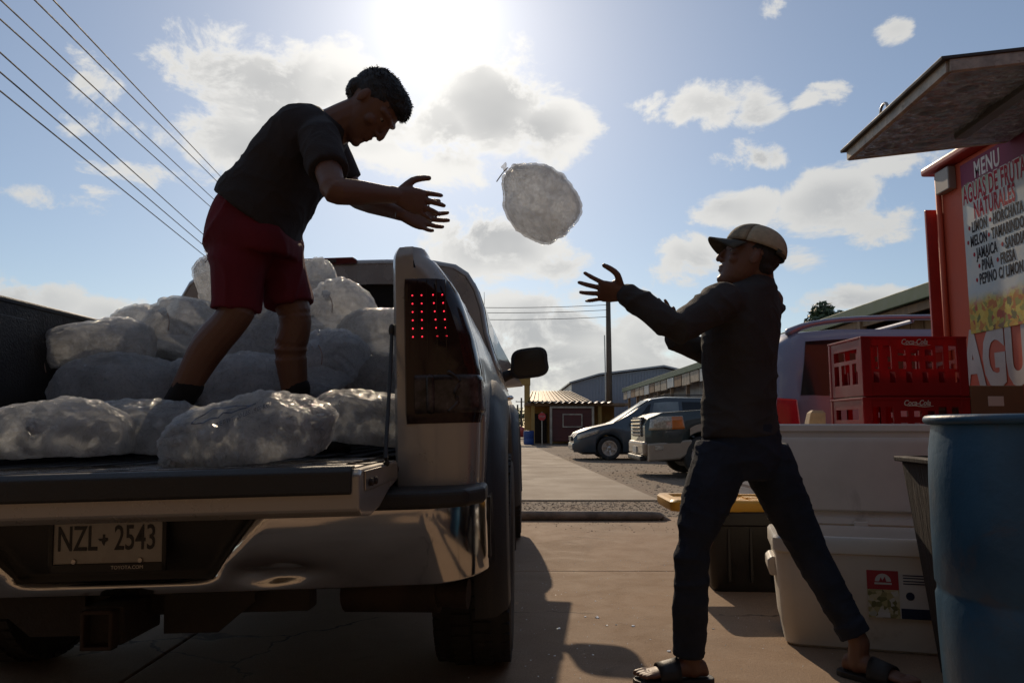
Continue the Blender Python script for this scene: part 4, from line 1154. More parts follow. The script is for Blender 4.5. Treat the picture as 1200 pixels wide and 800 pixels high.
# ================================================================== vehicles behind
def car(name, loc, rz, label, cat_, paint, L, Wd, stations, belt, sill, wheels, wr, glass_spans, lower=None, extras=None, tumble=.16, group=None):
    """stations: (x, top z, is_roof 0..1); the car's nose is at x = 0 and it runs along +x"""
    root = empty(name, loc, rz); tag(root, label, cat_, group)
    hw = Wd / 2
    xs = sorted(set([s_[0] for s_ in stations] + [L * i / 40 for i in range(41)] + [w + d for w in wheels for d in (-wr * 1.14, -wr * 1.05, -wr * .8, -wr * .4, 0, wr * .4, wr * .8, wr * 1.05, wr * 1.14)]))
    def interp(x, k_):
        for a, b in zip(stations, stations[1:]):
            if x <= b[0]:
                t = max(0, (x - a[0]) / max(1e-6, b[0] - a[0])); return a[k_] + (b[k_] - a[k_]) * t
        return stations[-1][k_]
    def zb(x):
        z = sill
        for w in wheels:
            d = (wr * 1.13) ** 2 - (x - w) ** 2
            if d > 0: z = max(z, wr + math.sqrt(d))
        return z
    def nose(x):
        q = min(x, L - x); r_ = .45
        return 1 - .16 * max(0, 1 - q / r_) ** 2.2
    def section(x):
        zt = interp(x, 1); ro = interp(x, 2); n_ = nose(x); w = hw * n_
        b_ = min(belt, zt - .02); z0 = min(zb(x), b_ - .1)
        tw = w - tumble * ro - .04
        return [V((x, w * .93, z0)), V((x, w * .985, z0 + (b_ - z0) * .22)), V((x, w, z0 + (b_ - z0) * .55)), V((x, w * .985, z0 + (b_ - z0) * .86)),
                V((x, w * .955, b_)), V((x, w * .95 + (tw - w * .95) * .5, b_ + (zt - b_) * .55)), V((x, tw, zt - (zt - b_) * .16)), V((x, tw - .07, zt - .025)), V((x, tw * .6, zt)), V((x, 0, zt + .008))]
    mb = MB(); rs = []
    for x in xs:
        h = section(x); rs.append([V((p.x, -p.y, p.z)) for p in h] + [V((p.x, p.y, p.z)) for p in reversed(h[:-1])])
    mb.rings(rs, close=False)
    mb.obj('body', paint, root, auto=32)
    MB().box(.25, L - .2, -hw * .86, hw * .86, sill - .06, sill + .10).obj('underbody', M_under, root)
    for (xa, xb, xc, xd, nm) in glass_spans:                      # trapezoid: bottom xa..xb, top xc..xd on both sides
        for s_ in (-1, 1):
            mb = MB()
            def fn(u, t):
                x = (xa + (xb - xa) * u) * (1 - t) + (xc + (xd - xc) * u) * t
                h = section(x); zt = interp(x, 1); b_ = min(belt, zt - .02)
                z = b_ + .03 + (zt - b_ - .03) * .80 * t
                lo, mi, hi = h[4], h[5], h[6]
                p = lo.lerp(mi, (z - lo.z) / max(1e-6, mi.z - lo.z)) if z < mi.z else mi.lerp(hi, min(1.1, (z - mi.z) / max(1e-6, hi.z - mi.z)))
                return V((x, s_ * (p.y + .006), z))
            mb.grid(fn, [i / 6 for i in range(7)], [i / 5 for i in range(6)])
            mb.obj(nm, M_glass_light if name == 'minivan' and nm == 'front_window' else M_glass, root, smooth=True)
    for w in wheels:
        for s_ in (-1, 1):
            wh = wheel(root, 0, 0, wr, .21, s_, wr * .64, tread=False)
            wh.location = (w, s_ * (hw - .115), wr); wh.rotation_euler = (0, 0, R(90))
            if s_ < 0: pass
    if extras: extras(root, section, interp, hw)
    return root
def car_paint(nm, col): return mat(nm, col, .42, .35, var=.05, coat=.6, rvar=.06)
def side_patch(root, sec, quad, s_, nm, m, off=.006, nu=8, nv=5):
    """thin patch lying on the car's side; quad = (x, z) corners: low front, low back, high back, high front"""
    mb = MB()
    def fn(u, t):
        (ax, az_), (bx, bz), (cx, cz), (dx, dz) = quad
        x = (ax + (bx - ax) * u) * (1 - t) + (dx + (cx - dx) * u) * t; z = (az_ + (bz - az_) * u) * (1 - t) + (dz + (cz - dz) * u) * t
        h = sec(x); y = h[0].y
        for p, q in zip(h, h[1:]):
            if p.z <= z <= q.z: y = p.y + (q.y - p.y) * (z - p.z) / max(1e-6, q.z - p.z)
        return V((x, s_ * (y + off), z))
    mb.grid(fn, [i / nu for i in range(nu + 1)], [i / nv for i in range(nv + 1)])
    return mb.obj(nm, m, root, smooth=True, solid=.008)
M_lamp = mat('headlamp', (.36, .31, .24), .2, .1, var=.3, vs=30, coat=1); M_amber = mat('amber_lens', (.52, .14, .02), .2, coat=.8)

def van_extra(root, sec, ip, hw):
    for s_ in (-1, 1):
        side_patch(root, sec, ((.10, .56), (.66, .74), (.72, .86), (.10, .70)), s_, 'headlamp', M_lamp)
    mb = MB(); mb.box(-.04, .12, -hw * .8, hw * .8, .26, .48); mb.obj('front_bumper', MATS['van_paint'], root, bevel=.05)
    mb = MB(); mb.box(-.045, -.0, -.45, .45, .52, .66); mb.obj('grille', M_black, root, bevel=.01)
    for s_ in (-1, 1):
        mb = MB(); mb.ell((1.62, s_ * (hw + .09), 1.03), (.07, .10, .075), 14, 8); mb.obj('door_mirror', MATS['van_paint'], root, smooth=True)
        mb = MB(); mb.tube([(2.5, s_ * .62, 1.79), (2.6, s_ * .62, 1.83), (4.1, s_ * .62, 1.82), (4.2, s_ * .62, 1.77)], .016, 8); mb.obj('roof_rail', M_black, root)
        for x in (2.55, 3.75): MB().box(x, x + .18, s_ * (hw - .003), s_ * (hw + .012), .93, .955).obj('door_handle', MATS['van_paint'], root, bevel=.004)
    mb = MB(); mb.grid(lambda u, t: (1.12 + 1.05 * t, (u - .5) * 2 * (.76 - .10 * t), 1.02 + .68 * t + .012), [0, .2, .5, .8, 1], [.02, .5, .97]); mb.obj('windscreen', M_glass_light, root)
P_van = car_paint('van_paint', (.055, .070, .085))
gz = at(668, 540, 22.0)
car('minivan', (1.72, 22.4, 0), 0, 'dark blue grey minivan parked beyond the driveway, nose to the left', 'minivan', P_van, 4.9, 1.90,
    [(0, .62, 0), (.12, .76, 0), (.5, .90, 0), (1.1, 1.03, 0), (1.25, 1.12, .1), (2.2, 1.72, 1), (2.6, 1.77, 1), (4.2, 1.75, 1), (4.72, 1.62, .9), (4.85, 1.1, .3), (4.9, .8, 0)],
    1.0, .22, (.98, 3.95), .335, [(1.55, 2.05, 2.10, 2.18, 'quarter_window'), (2.12, 2.95, 2.27, 2.95, 'front_window'), (3.05, 3.85, 3.05, 3.85, 'rear_window'), (3.95, 4.6, 3.95, 4.45, 'rear_quarter_window')], extras=van_extra)

P_suv = car_paint('suv_green', (.028, .040, .040)); P_tan = mat('suv_tan', (.30, .24, .18), .4, .3, var=.06, coat=.4)
def suv_extra(root, sec, ip, hw):
    for s_ in (-1, 1):
        hl = side_patch(root, sec, ((.06, .86), (.70, .88), (.66, 1.12), (.10, 1.10)), s_, 'headlamp', M_lamp)
        side_patch(hl, sec, ((.46, .875), (.69, .885), (.65, 1.11), (.46, 1.105)), s_, 'indicator', M_amber, .012)
        mb = MB(); mb.prism([(.03, .30), (.03, .62), (.50, .66), (.82, .70), (.86, .50), (.60, .34)], 'y', s_ * hw * .80, s_ * hw * .99); bpx = mb.obj('bumper_corner', P_tan, root, bevel=.03)
        MB().box(.14, .30, s_ * hw * .985, s_ * hw * 1.004, .50, .58).obj('fog_lamp', M_lamp, bpx, bevel=.01)
        mb = MB(); mb.grid(lambda x, t: (x, s_ * (hw * 1.004 + .004), .36 + t * .22 if abs(x - 1.05) > .47 else max(.36 + t * .22, .38 + math.sqrt(max(0, .47 ** 2 - (x - 1.05) ** 2)) + t * .13)), [.78 + .04 * i for i in range(15)] + [1.5, 2.2, 3.4], [0, .5, 1]); mb.obj('side_cladding', P_tan, root)
        mb = MB(); mb.ell((1.95, s_ * (hw + .12), 1.28), (.08, .13, .10), 14, 8); mb.obj('door_mirror', M_black, root, smooth=True)
        mb = MB(); mb.tube([(2.8, s_ * .62, 1.98), (2.9, s_ * .62, 2.02), (4.6, s_ * .62, 2.01), (4.7, s_ * .62, 1.96)], .018, 8); mb.obj('roof_rail', M_black, root)
    mb = MB(); mb.box(-.05, .10, -hw * .86, hw * .86, .40, .66); mb.obj('front_bumper', P_tan, root, bevel=.05)
    gr = MB().box(-.02, .05, -.52, .52, .74, 1.10).obj('grille', M_black, root, bevel=.01)
    for i in range(5):
        MB().box(-.045, .0, -.52, .52, .765 + i * .068, .79 + i * .068).obj('grille_bar', M_chrome, gr, bevel=.006)
    MB().box(-.07, -.03, -.22, .22, .44, .56).obj('plate', M_plate, root)
    MB().box(-.09, .04, -.75, .75, .30, .40).obj('air_dam', M_black, root, bevel=.03)
    mb = MB(); mb.grid(lambda u, t: (1.62 + .75 * t, (u - .5) * 2 * (.82 - .10 * t), 1.28 + .62 * t + .014), [0, .2, .5, .8, 1], [.02, .5, .97]); mb.obj('windscreen', M_glass, root)
car('suv', (2.42, 14.9, 0), 0, 'dark green SUV with tan lower body and amber indicator behind the catching man', 'suv', P_suv, 5.2, 1.98,
    [(0, .95, 0), (.06, 1.08, 0), (.3, 1.18, 0), (1.5, 1.26, 0), (1.68, 1.32, .1), (2.4, 1.90, 1), (2.9, 1.95, 1), (4.7, 1.94, 1), (5.05, 1.86, .95), (5.16, 1.3, .3), (5.2, .9, 0)],
    1.24, .36, (1.05, 4.05), .385, [(1.85, 2.75, 2.42, 2.75, 'front_window'), (2.85, 3.7, 2.85, 3.7, 'rear_window'), (3.8, 4.85, 3.8, 4.75, 'rear_quarter_window')], extras=suv_extra)

P_lav = car_paint('wagon_silver', (.185, .195, .26))
def wag_extra(root, sec, ip, hw):
    for s_ in (-1, 1):
        mb = MB(); mb.tube([(2.0, s_ * .70, 1.68), (2.15, s_ * .70, 1.76), (3.2, s_ * .70, 1.785), (4.0, s_ * .70, 1.775), (4.4, s_ * .70, 1.73), (4.58, s_ * .70, 1.665)], [.03, .024, .022, .022, .024, .035], 10, sub=3); mb.obj('roof_rail', P_lav, root, smooth=True)
        mb = MB(); mb.prism([(4.60, .92), (4.74, .90), (4.795, .98), (4.78, 1.14), (4.62, 1.13)], 'y', s_ * hw * .84, s_ * hw * .985); mb.obj('tail_lamp', mat('tail_red', (.42, .01, .03), .15, coat=.8) if 'tail_red' not in MATS else MATS['tail_red'], root, bevel=.015)
        mb = MB(); mb.ell((1.75, s_ * (hw + .1), 1.05), (.07, .11, .08), 14, 8); mb.obj('door_mirror', P_lav, root, smooth=True)
        MB().box(3.30, 3.315, s_ * (hw + .001), s_ * (hw + .004), .45, 1.0).obj('door_seam', M_black, root)
    for x in (2.6, 3.6):
        mb = MB(); mb.tube([(x, -.70, 1.755), (x, .70, 1.755)], .016, 8); mb.obj('roof_bar', P_lav, root)
    mb = MB(); mb.grid(lambda u, t: (4.80 - .30 * t ** 1.3, (u - .5) * 2 * (.74 - .10 * t), 1.10 + .46 * t), [0, .2, .5, .8, 1], [.02, .5, .97]); mb.obj('tailgate_window', M_glass, root)
    MB().box(4.66, 4.86, -hw * .86, hw * .86, .40, .66).obj('rear_bumper', P_lav, root, bevel=.05)
    mb = MB(); mb.prism([(.06, .66), (.10, .80), (.50, .84), (.52, .70)], 'y', -hw * .97, -hw * .8); mb.obj('headlamp', M_lamp, root, bevel=.02)
# rear end to the left: the nose points to +x
wg = car('estate_car', (1.93 + 4.85, 6.75, 0), math.pi, 'lavender silver people carrier with roof rails behind the red crates', 'people carrier', P_lav, 4.85, 1.90,
    [(0, .70, 0), (.12, .86, 0), (.5, .98, 0), (1.15, 1.10, 0), (1.35, 1.18, .1), (2.15, 1.66, 1), (2.6, 1.71, 1), (4.2, 1.71, 1), (4.55, 1.68, .98), (4.70, 1.60, .95), (4.79, 1.40, .75), (4.83, 1.15, .4), (4.85, .8, 0)],
    1.13, .26, (.95, 3.85), .34, [(1.75, 2.55, 2.25, 2.55, 'front_window'), (2.65, 3.40, 2.65, 3.40, 'rear_window'), (3.52, 4.58, 3.55, 4.50, 'rear_quarter_window')], extras=wag_extra, tumble=.10)

# ================================================================== buildings at the back
M_green = mat('green_fascia', (.055, .095, .05), .6, .1, var=.15); M_tin = mat('corrugated_tin', (.30, .30, .32), .45, .5, var=.14, vs=1.2, dirt=((.22, .16, .11), 1.5, .62))
M_tanroof = mat('tan_roof', (.30, .245, .175), .5, .3, var=.1); M_ochre = mat('ochre_wall', (.36, .22, .065), .8, var=.12, vs=2)
M_wood = mat('wood_boards', (.25, .165, .10), .8, var=.3, vs=3, stretch=(1, 1, .12)); M_cream = mat('peeling_cream', (.40, .34, .26), .8, var=.3, vs=3, dirt=((.18, .12, .08), 3, .55))
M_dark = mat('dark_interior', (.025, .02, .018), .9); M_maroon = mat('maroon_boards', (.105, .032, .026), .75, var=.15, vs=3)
# long market hall along the right side of the drive
hx, ez = 8.15, 3.66
hall = empty('market_hall', (hx, 34, 0)); tag(hall, 'long grey metal market hall with green roof edge on the right', 'building')
y0h, y1h = 13.2 - 34, 56 - 34
MB().box(.9, 12, y0h, y1h, 0, 3.3).obj('wall', M_tin, hall)
mb = MB()
n = 150
for i in range(n):
    y = y0h + (y1h - y0h) * i / n; w = (y1h - y0h) / n
    mb.prism([(.9, y + w * .05), (.865, y + w * .2), (.865, y + w * .38), (.9, y + w * .5)], 'z', .0, 3.28)
tag(mb.obj('corrugation', M_tin, hall), kind='stuff')
for i in range(10):                                              # board-clad near bay
    MB().box(.80, .855, y0h + .01 + i * .56, y0h + .53 + i * .56, .02, 3.35).obj('board', M_wood, hall, bevel=.01)
mb = MB(); mb.prism([(-.05, ez - .10), (.0, ez + .02), (6.2, ez + 1.6), (12.4, ez + .02), (12.4, ez - .08), (6.2, ez + 1.5), (.0, ez - .16)], 'y', y0h - .25, y1h + .2); rf = mb.obj('roof', M_tin, hall)
MB().box(-.10, -.02, y0h - .3, y1h + .2, ez - .24, ez + .05).obj('gutter', M_green, rf, bevel=.015)
MB().box(.04, .10, y0h - .3, y1h + .2, ez - .42, ez - .25).obj('fascia_board', M_wood, rf)
random.seed(9)
for i in range(16):                                              # flaking boards hung under the eave
    yy = -6 + i * 1.75
    MB().box(-.06, .035, yy, yy + 1.55, ez - .78 + random.uniform(-.03, .03), ez - .26).obj('sign_board', [M_cream, M_wood, M_tin, M_cream][i % 4], hall, bevel=.01)
for i in range(12):
    yy = y0h + 1 + i * 3.6
    MB().box(-.02, .14, yy, yy + .16, 0, ez - .26).obj('post', M_wood, hall, bevel=.01)
# gable at the near end
MB().prism([(.3, ez - .05), (6.2, ez + 1.48), (12.1, ez - .05)], 'y', y0h + .02, y0h + .10).obj('gable', M_wood, hall)

# big blue-grey shed further off
P0 = at(668, 447, 62); P1 = at(782, 430, 58)
sh = empty('corrugated_shed', (9.0, 66, 0)); tag(sh, 'blue grey corrugated shed rising behind the yellow gate building', 'shed')
M_blueg = mat('blue_grey_tin', (.24, .25, .29), .5, .4, var=.1, vs=.8)
zA, zB = P0.z, P1.z
MB().prism([(4.8 - 9, 0), (4.8 - 9, 4.4), (7.0 - 9, 5.0), (12.2 - 9, 5.65), (17.6 - 9, 4.4), (17.6 - 9, 0)], 'y', -4, 10).obj('wall', M_blueg, sh)
mb = MB()
for i in range(52):
    x = -4.15 + i * .245; zt = np.interp(x + 9, [4.8, 7.0, 12.2, 17.6], [4.4, 5.0, 5.65, 4.4]) - .12
    mb.box(x, x + .11, -4.05, -4.0, 0, float(zt))
tag(mb.obj('corrugation', M_blueg, sh), kind='stuff')
mb = MB(); pr = [(4.6, 4.38), (7.0, 5.06), (12.2, 5.72), (17.8, 4.42), (17.8, 4.54), (12.2, 5.86), (7.0, 5.2), (4.6, 4.5)]
mb.prism([(x - 9, z) for x, z in pr], 'y', -4.5, 10.3); mb.obj('roof', M_tin, sh)

# ochre gate building with tan roof, porch arch, maroon stall
gb = empty('gate_building', (1.0, 44, 0)); tag(gb, 'ochre gate building with a tan roof at the end of the drive', 'building')
def gx(px, Y): return (px - 600) / F * Y
YB = 42.0
def gbox(px0, px1, z0, z1, nm, m, y0=0.0, y1=.3, par=None, bevel=0):
    return MB().box(gx(px0, YB) - 1, gx(px1, YB) - 1, YB + y0 - 44, YB + y1 - 44, z0, z1).obj(nm, m, par or gb, bevel=bevel)
def gz_(py): return at(600, py, YB).z
gbox(618, 725, 0.0, gz_(474), 'wall', M_ochre, 2.0, 6.0)
gbox(614.5, 621, 0.02, gz_(450), 'gate_post', M_ochre, -.1, .5)
gbox(540, 546, 0.02, gz_(450), 'gate_post', M_ochre, -.1, .5)
arch_ = gbox(536, 621.5, gz_(451), gz_(439.5), 'gate_beam', M_ochre, -.15, .55)
gbox(534, 622.5, gz_(439), gz_(433), 'gate_roof', M_tanroof, -.5, .9)
mb = MB(); zr0, zr1 = gz_(470), gz_(456); xa, xb = gx(619, YB) - 1, gx(690, YB) - 1
mb.add([(xa, -2.1, zr0), (xb, -2.1, zr0), (xb - .9, .6, zr1), (xa + .3, .6, zr1), (xa, -2.1, zr0 - .12), (xb, -2.1, zr0 - .12), (xb - .9, .6, zr1 - .12), (xa + .3, .6, zr1 - .12)], [(0, 1, 2, 3), (7, 6, 5, 4), (0, 4, 5, 1), (1, 5, 6, 2), (2, 6, 7, 3), (3, 7, 4, 0)])
rf = mb.obj('roof', M_tanroof, gb)
for i in range(14):
    t = i / 13
    p = V((xa + (xb - xa) * t, -2.1, zr0 + .02)); q = V((xa + .3 + (xb - .9 - xa - .3) * t, .6, zr1 + .02))
    MB().obox((p + q) / 2, (q - p) / 2, (.03, 0, 0), (0, 0, .03)).obj('roof_rib', M_tanroof, rf)
MB().box(xa - .2, gx(735, YB) - 1, -2.6, 0, gz_(475.5), gz_(472.5)).obj('canopy_beam', M_wood, gb)
mb = MB(); mb.grid(lambda x, y: (x, y, gz_(472) + .05 * math.sin(x * 18) + .02 * (y + 2.9)), [xa - .1 + i * .05 for i in range(93)], [-3.2, -2.0]); mb.obj('canopy_sheet', M_tin, gb, solid=.01)
for px in (699, 622): gbox(px, px + 4, .02, gz_(475), 'canopy_post', M_ochre, -.6, -.4)
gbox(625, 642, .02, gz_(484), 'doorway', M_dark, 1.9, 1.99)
st = empty('market_stall', (gx(670, 41), 41.6, 0)); tag(st, 'maroon boarded stall under the canopy of the gate building', 'stall')
sw = gx(695, 41) - gx(646, 41); szt = at(600, 478.5, 41).z
MB().box(-sw / 2, sw / 2, -.5, 1.2, .15, szt).obj('body', M_maroon, st)
for i in range(9):
    MB().box(-sw / 2 + .03, sw / 2 - .03, -.53, -.505, .2 + i * (szt - .3) / 9, .2 + (i + .9) * (szt - .3) / 9).obj('board', M_maroon, st)
for s_ in (-1, 1): MB().box(s_ * sw / 2 - .06, s_ * sw / 2 + .06, -.6, -.48, .02, szt + .02).obj('corner_post', M_cream, st)
MB().box(-sw / 2 - .06, sw / 2 + .06, -.6, -.48, szt + .02, szt + .12).obj('top_rail', M_cream, st)
ht = MB().box(-.45, .5, -.58, -.54, .95, 1.55).obj('hatch', M_maroon, st)
for b_ in ((-.5, .55, 1.55, 1.61), (-.5, .55, .89, .95), (-.5, -.45, .95, 1.55), (.5, .55, .95, 1.55)):
    MB().box(b_[0], b_[1], -.60, -.54, b_[2], b_[3]).obj('hatch_frame', M_cream, ht)
# stop sign
ss_ = empty('stop_sign', (gx(635, 38), 38.0, 0)); tag(ss_, 'red octagonal stop sign on a thin post before the gate building', 'sign')
zc_ = at(635, 488, 38).z
mb = MB(); mb.prism([(.20 * math.cos(R(22.5 + 45 * i)), zc_ + .20 * math.sin(R(22.5 + 45 * i))) for i in range(8)], 'y', -.035, -.02); mb.obj('sign_face', mat('sign_red', (.45, .03, .03), .4), ss_)
text_obj('STOP', .13, frame((0, -.037, zc_), (1, 0, 0), (0, 0, 1)), M_plate, ss_, 'lettering', xs=.85)
mb = MB(); mb.tube([(0, 0, 0), (0, 0, zc_ + .2)], .02, 8); mb.obj('post', M_steel, ss_)
bb = empty('blue_barrel', (gx(619.5, 40), 40, 0)); tag(bb, 'small bright blue barrel at the foot of the gate post', 'barrel')
mb = MB(); mb.lathe([(.24, .0), (.27, .05), (.275, .3), (.265, .32), (.275, .34), (.275, .62), (.26, .70), (.24, .70)], 20); mb.obj('shell', mat('bright_blue', (.02, .06, .22), .5), bb, auto=40)
mb = MB(); mb.lathe([(.24, .69), (.265, .70), (.265, .725), (.2, .73)], 20); mb.obj('lid', MATS['bright_blue'], bb)

# utility poles and wires
M_pole = mat('pole_wood', (.10, .075, .055), .9, var=.25, bump=.3, bs=20, stretch=(1, 1, .2)); M_wire = mat('wire', (.012, .012, .012), .7)
def pole(px, Y, top_py, label, arms, r=.14):
    base = V((gx(px, Y), Y, 0)); zt = at(px, top_py, Y).z
    p = empty('utility_pole', base); tag(p, label, 'utility pole', 'utility poles along the lot')
    mb = MB(); mb.tube([(0, 0, -.3), (0, 0, zt * .5), (0, 0, zt)], [r * 1.15, r, r * .8], 14, round_ends=False); mb.obj('pole', M_pole, p, smooth=True)
    for (z, hl, yaw) in arms(zt):
        d = V((math.cos(yaw), math.sin(yaw), 0)); w = V((-d.y, d.x, 0))
        arm = MB().obox((0, -.14, z), d * hl, w * .05, (0, 0, .06)).obj('crossarm', M_pole, p, bevel=.01)
        for q in (-.9, 0.12, .9):
            mb = MB(); mb.lathe([(.0, .0), (.03, .0), (.045, .05), (.03, .08), (.045, .12), (.0, .15)], 10, (d.x * hl * q, d.y * hl * q - .14, z + .06)); mb.obj('insulator', M_steel, arm)
    return p, base, zt
pA, bA, zA_ = pole(714, 46, 343, 'tall wooden utility pole beyond the minivan and stall', lambda z: [], .17)
mb = MB(); mb.tube([(-.26, -.1, 6.4), (-.24, -.1, 4.0), (-.22, -.1, .2)], .035, 8, round_ends=False); mb.obj('conduit', M_steel, pA)
mb = MB(); mb.lathe([(.10, 0), (.17, .05), (.17, .55), (.10, .62)], 14, (-.32, -.05, 5.5)); mb.obj('meter_can', M_tin, pA) if False else None
pB, bB, zB_ = pole(300, 34, 250, 'utility pole behind the truck cab carrying six wires', lambda z: [(z - .25, 1.2, R(40)), (z - 2.75, 1.2, R(40))], .15)
def wire(name, p, q, sag, label, r=.012, group=None):
    p, q = V(p), V(q)
    pts = [p.lerp(q, t) - V((0, 0, sag * 4 * t * (1 - t))) for t in [i / 16 for i in range(17)]]
    mb = MB(); mb.tube(pts, r, 6, round_ends=False); o = mb.obj(name, M_wire); tag(o, label, 'wire', group)
def thick_at(px, py, Y): return at(px, py, Y)
WL = [((62, 0), (266, 217)), ((40, 0), (261, 222)), ((0, 0), (252, 238)), ((0, 23), (247, 246)), ((0, 62), (240, 280)), ((0, 85), (242, 294)), ((0, 107), (238, 302))]
NAMES = ['topmost', 'second highest', 'third highest', 'fourth highest', 'fifth highest', 'second lowest', 'lowest']
for i, ((x0, y0), (x1, y1)) in enumerate(WL):
    # the two sightings fix the wire: it comes off the far pole and passes overhead on the left
    dx, dy = x1 - x0, y1 - y0
    xe = 296 + i * 2; ye = y1 + dy / dx * (xe - x1) * .92
    far = at(xe, ye, 33.6 + .2 * i)
    near_d = ray(x0 - dx * .12, y0 - dy * .12)
    near = V((0, 0, CAM_H)) + near_d * (8.5 / near_d.y)
    wire('overhead_wire', far, far + (near - far) * 1.25, .0, '%s of the dark wires crossing the sky at upper left' % NAMES[i], r=.011, group='overhead wires at upper left')
for i, (pya, pyb) in enumerate(((357, 360), (363, 366), (371, 374))):
    wire('service_wire', at(714, pya, 46), at(505, pyb - 1, 40), .12, '%s of the three wires running left from the tall utility pole' % ('highest', 'middle', 'lowest')[i], r=.016, group='service wires')
# distant poles seen through the gate
for px, h in ((611, 466), (606.5, 474)):
    pole(px, 120, h, 'tiny far utility pole %s seen through the gate arch' % ('taller' if px > 610 else 'shorter'), lambda z: [(z - .6, .9, 0)], .16)
# parked red car far off behind the gate
fc = car('parked_car', (gx(604, 60) - 3.6, 60, 0), 0, 'small red car far off beyond the gate arch', 'car', car_paint('far_red', (.30, .03, .03)), 4.4, 1.75,
    [(0, .6, 0), (.2, .78, 0), (1.1, .92, 0), (1.9, 1.4, 1), (3.2, 1.42, 1), (3.9, 1.0, .3), (4.4, .8, 0)], .9, .2, (.85, 3.4), .31, [(1.4, 2.4, 1.95, 2.4, 'front_window'), (2.5, 3.5, 2.5, 3.2, 'rear_window')])

# trees: one behind the people carrier, a low line of trees at the horizon
M_leaf = mat('leaves', (.055, .085, .025), .6, var=.4, vs=2); M_bark = mat('bark', (.09, .065, .045), .9, var=.3, bump=.5, bs=20)
def tree(px, Y, top_py, spread, label, seed, n=1500, ls=.09):
    random.seed(seed)
    base = V((gx(px, Y), Y, 0)); zt = at(px, top_py, Y).z
    t = empty('tree', base); tag(t, label, 'tree', 'trees behind the lot')
    mb = MB(); mb.tube([(0, 0, -.2), (.05, 0, zt * .3), (-.05, .03, zt * .6), (.05, 0, zt * .9)], [.16, .12, .08, .02], 10, sub=3)
    lobes = []
    for i in range(9):
        a = random.uniform(0, 6.28); r_ = spread * random.uniform(.2, .75); z = zt * random.uniform(.5, .93)
        e = V((r_ * math.cos(a), r_ * math.sin(a), z)); lobes.append((e, spread * random.uniform(.28, .45)))
        mb.tube([(0, 0, z * .62), e * .6 + V((0, 0, z * .32)), e], [.05, .03, .012], 6)
    lobes.append((V((0, 0, zt - spread * .38)), spread * .42))
    mb.obj('trunk', M_bark, t, smooth=True)
    mb = MB()
    for i in range(n):
        c, r_ = random.choice(lobes)
        d = V((random.gauss(0, 1), random.gauss(0, 1), random.gauss(0, .8))).normalized() * r_ * random.random() ** .35
        p = c + d; a = V((random.gauss(0, 1), random.gauss(0, 1), random.gauss(0, 1))).normalized(); b_ = a.orthogonal().normalized()
        l = ls * random.uniform(.6, 1.3); mb.add([p - a * l, p + b_ * l * .45, p + a * l, p - b_ * l * .45], [(0, 1, 2, 3)])
    mb.obj('crown', M_leaf, t, fix=False)
tree(968, 24, 354, .85, 'leafy green tree top showing above the people carrier roof', 5, 2600, .11)
for i, (px, Y, tp) in enumerate(((560, 150, 478), (590, 170, 484), (600, 190, 486), (530, 160, 480))):
    tree(px, Y, tp, 4.5, ['wide', 'low', 'farthest', 'leftmost'][i] + ' dim tree on the skyline far behind the truck', 20 + i, 900, .5)

# unseen shed added behind the camera: bounces warm fill, reflects in the chrome bumper
bs2 = empty('fill_shed', (0, -4, 0)); tag(bs2, 'unseen tan boarded shed added behind the camera for warm fill, mirrored in the chrome bumper', 'shed')
M_shed = mat('fill_boards', (.21, .15, .10), .9, var=.25)
MB().box(-17.8, 15.8, -2.4, -2.2, 0, 5.2).obj('front_wall', M_shed, bs2)
MB().box(-18, 16, -7.0, -6.8, 0, 5.2).obj('back_wall', M_shed, bs2)
for x in (-18, 15.8): MB().box(x, x + .2, -6.8, 0, 0, 5.2).obj('end_wall', M_shed, bs2)
MB().prism([(-7.3, 5.2), (1.6, 4.6), (1.6, 4.75), (-2.5, 6.6), (-7.3, 5.4)], 'x', -18.5, 16.5).obj('roof', M_shed, bs2)
MB().box(-17.9, 15.9, -6.8, 0, .0, .03).obj('floor', M_shed, bs2)
MB().box(-17.9, 15.9, -1.2, -.6, .03, 1.1).obj('counter', M_shed, bs2)
for i in range(9): MB().box(-17 + i * 4, -16.8 + i * 4, .9, 1.1, 0, 4.62).obj('post', M_shed, bs2)
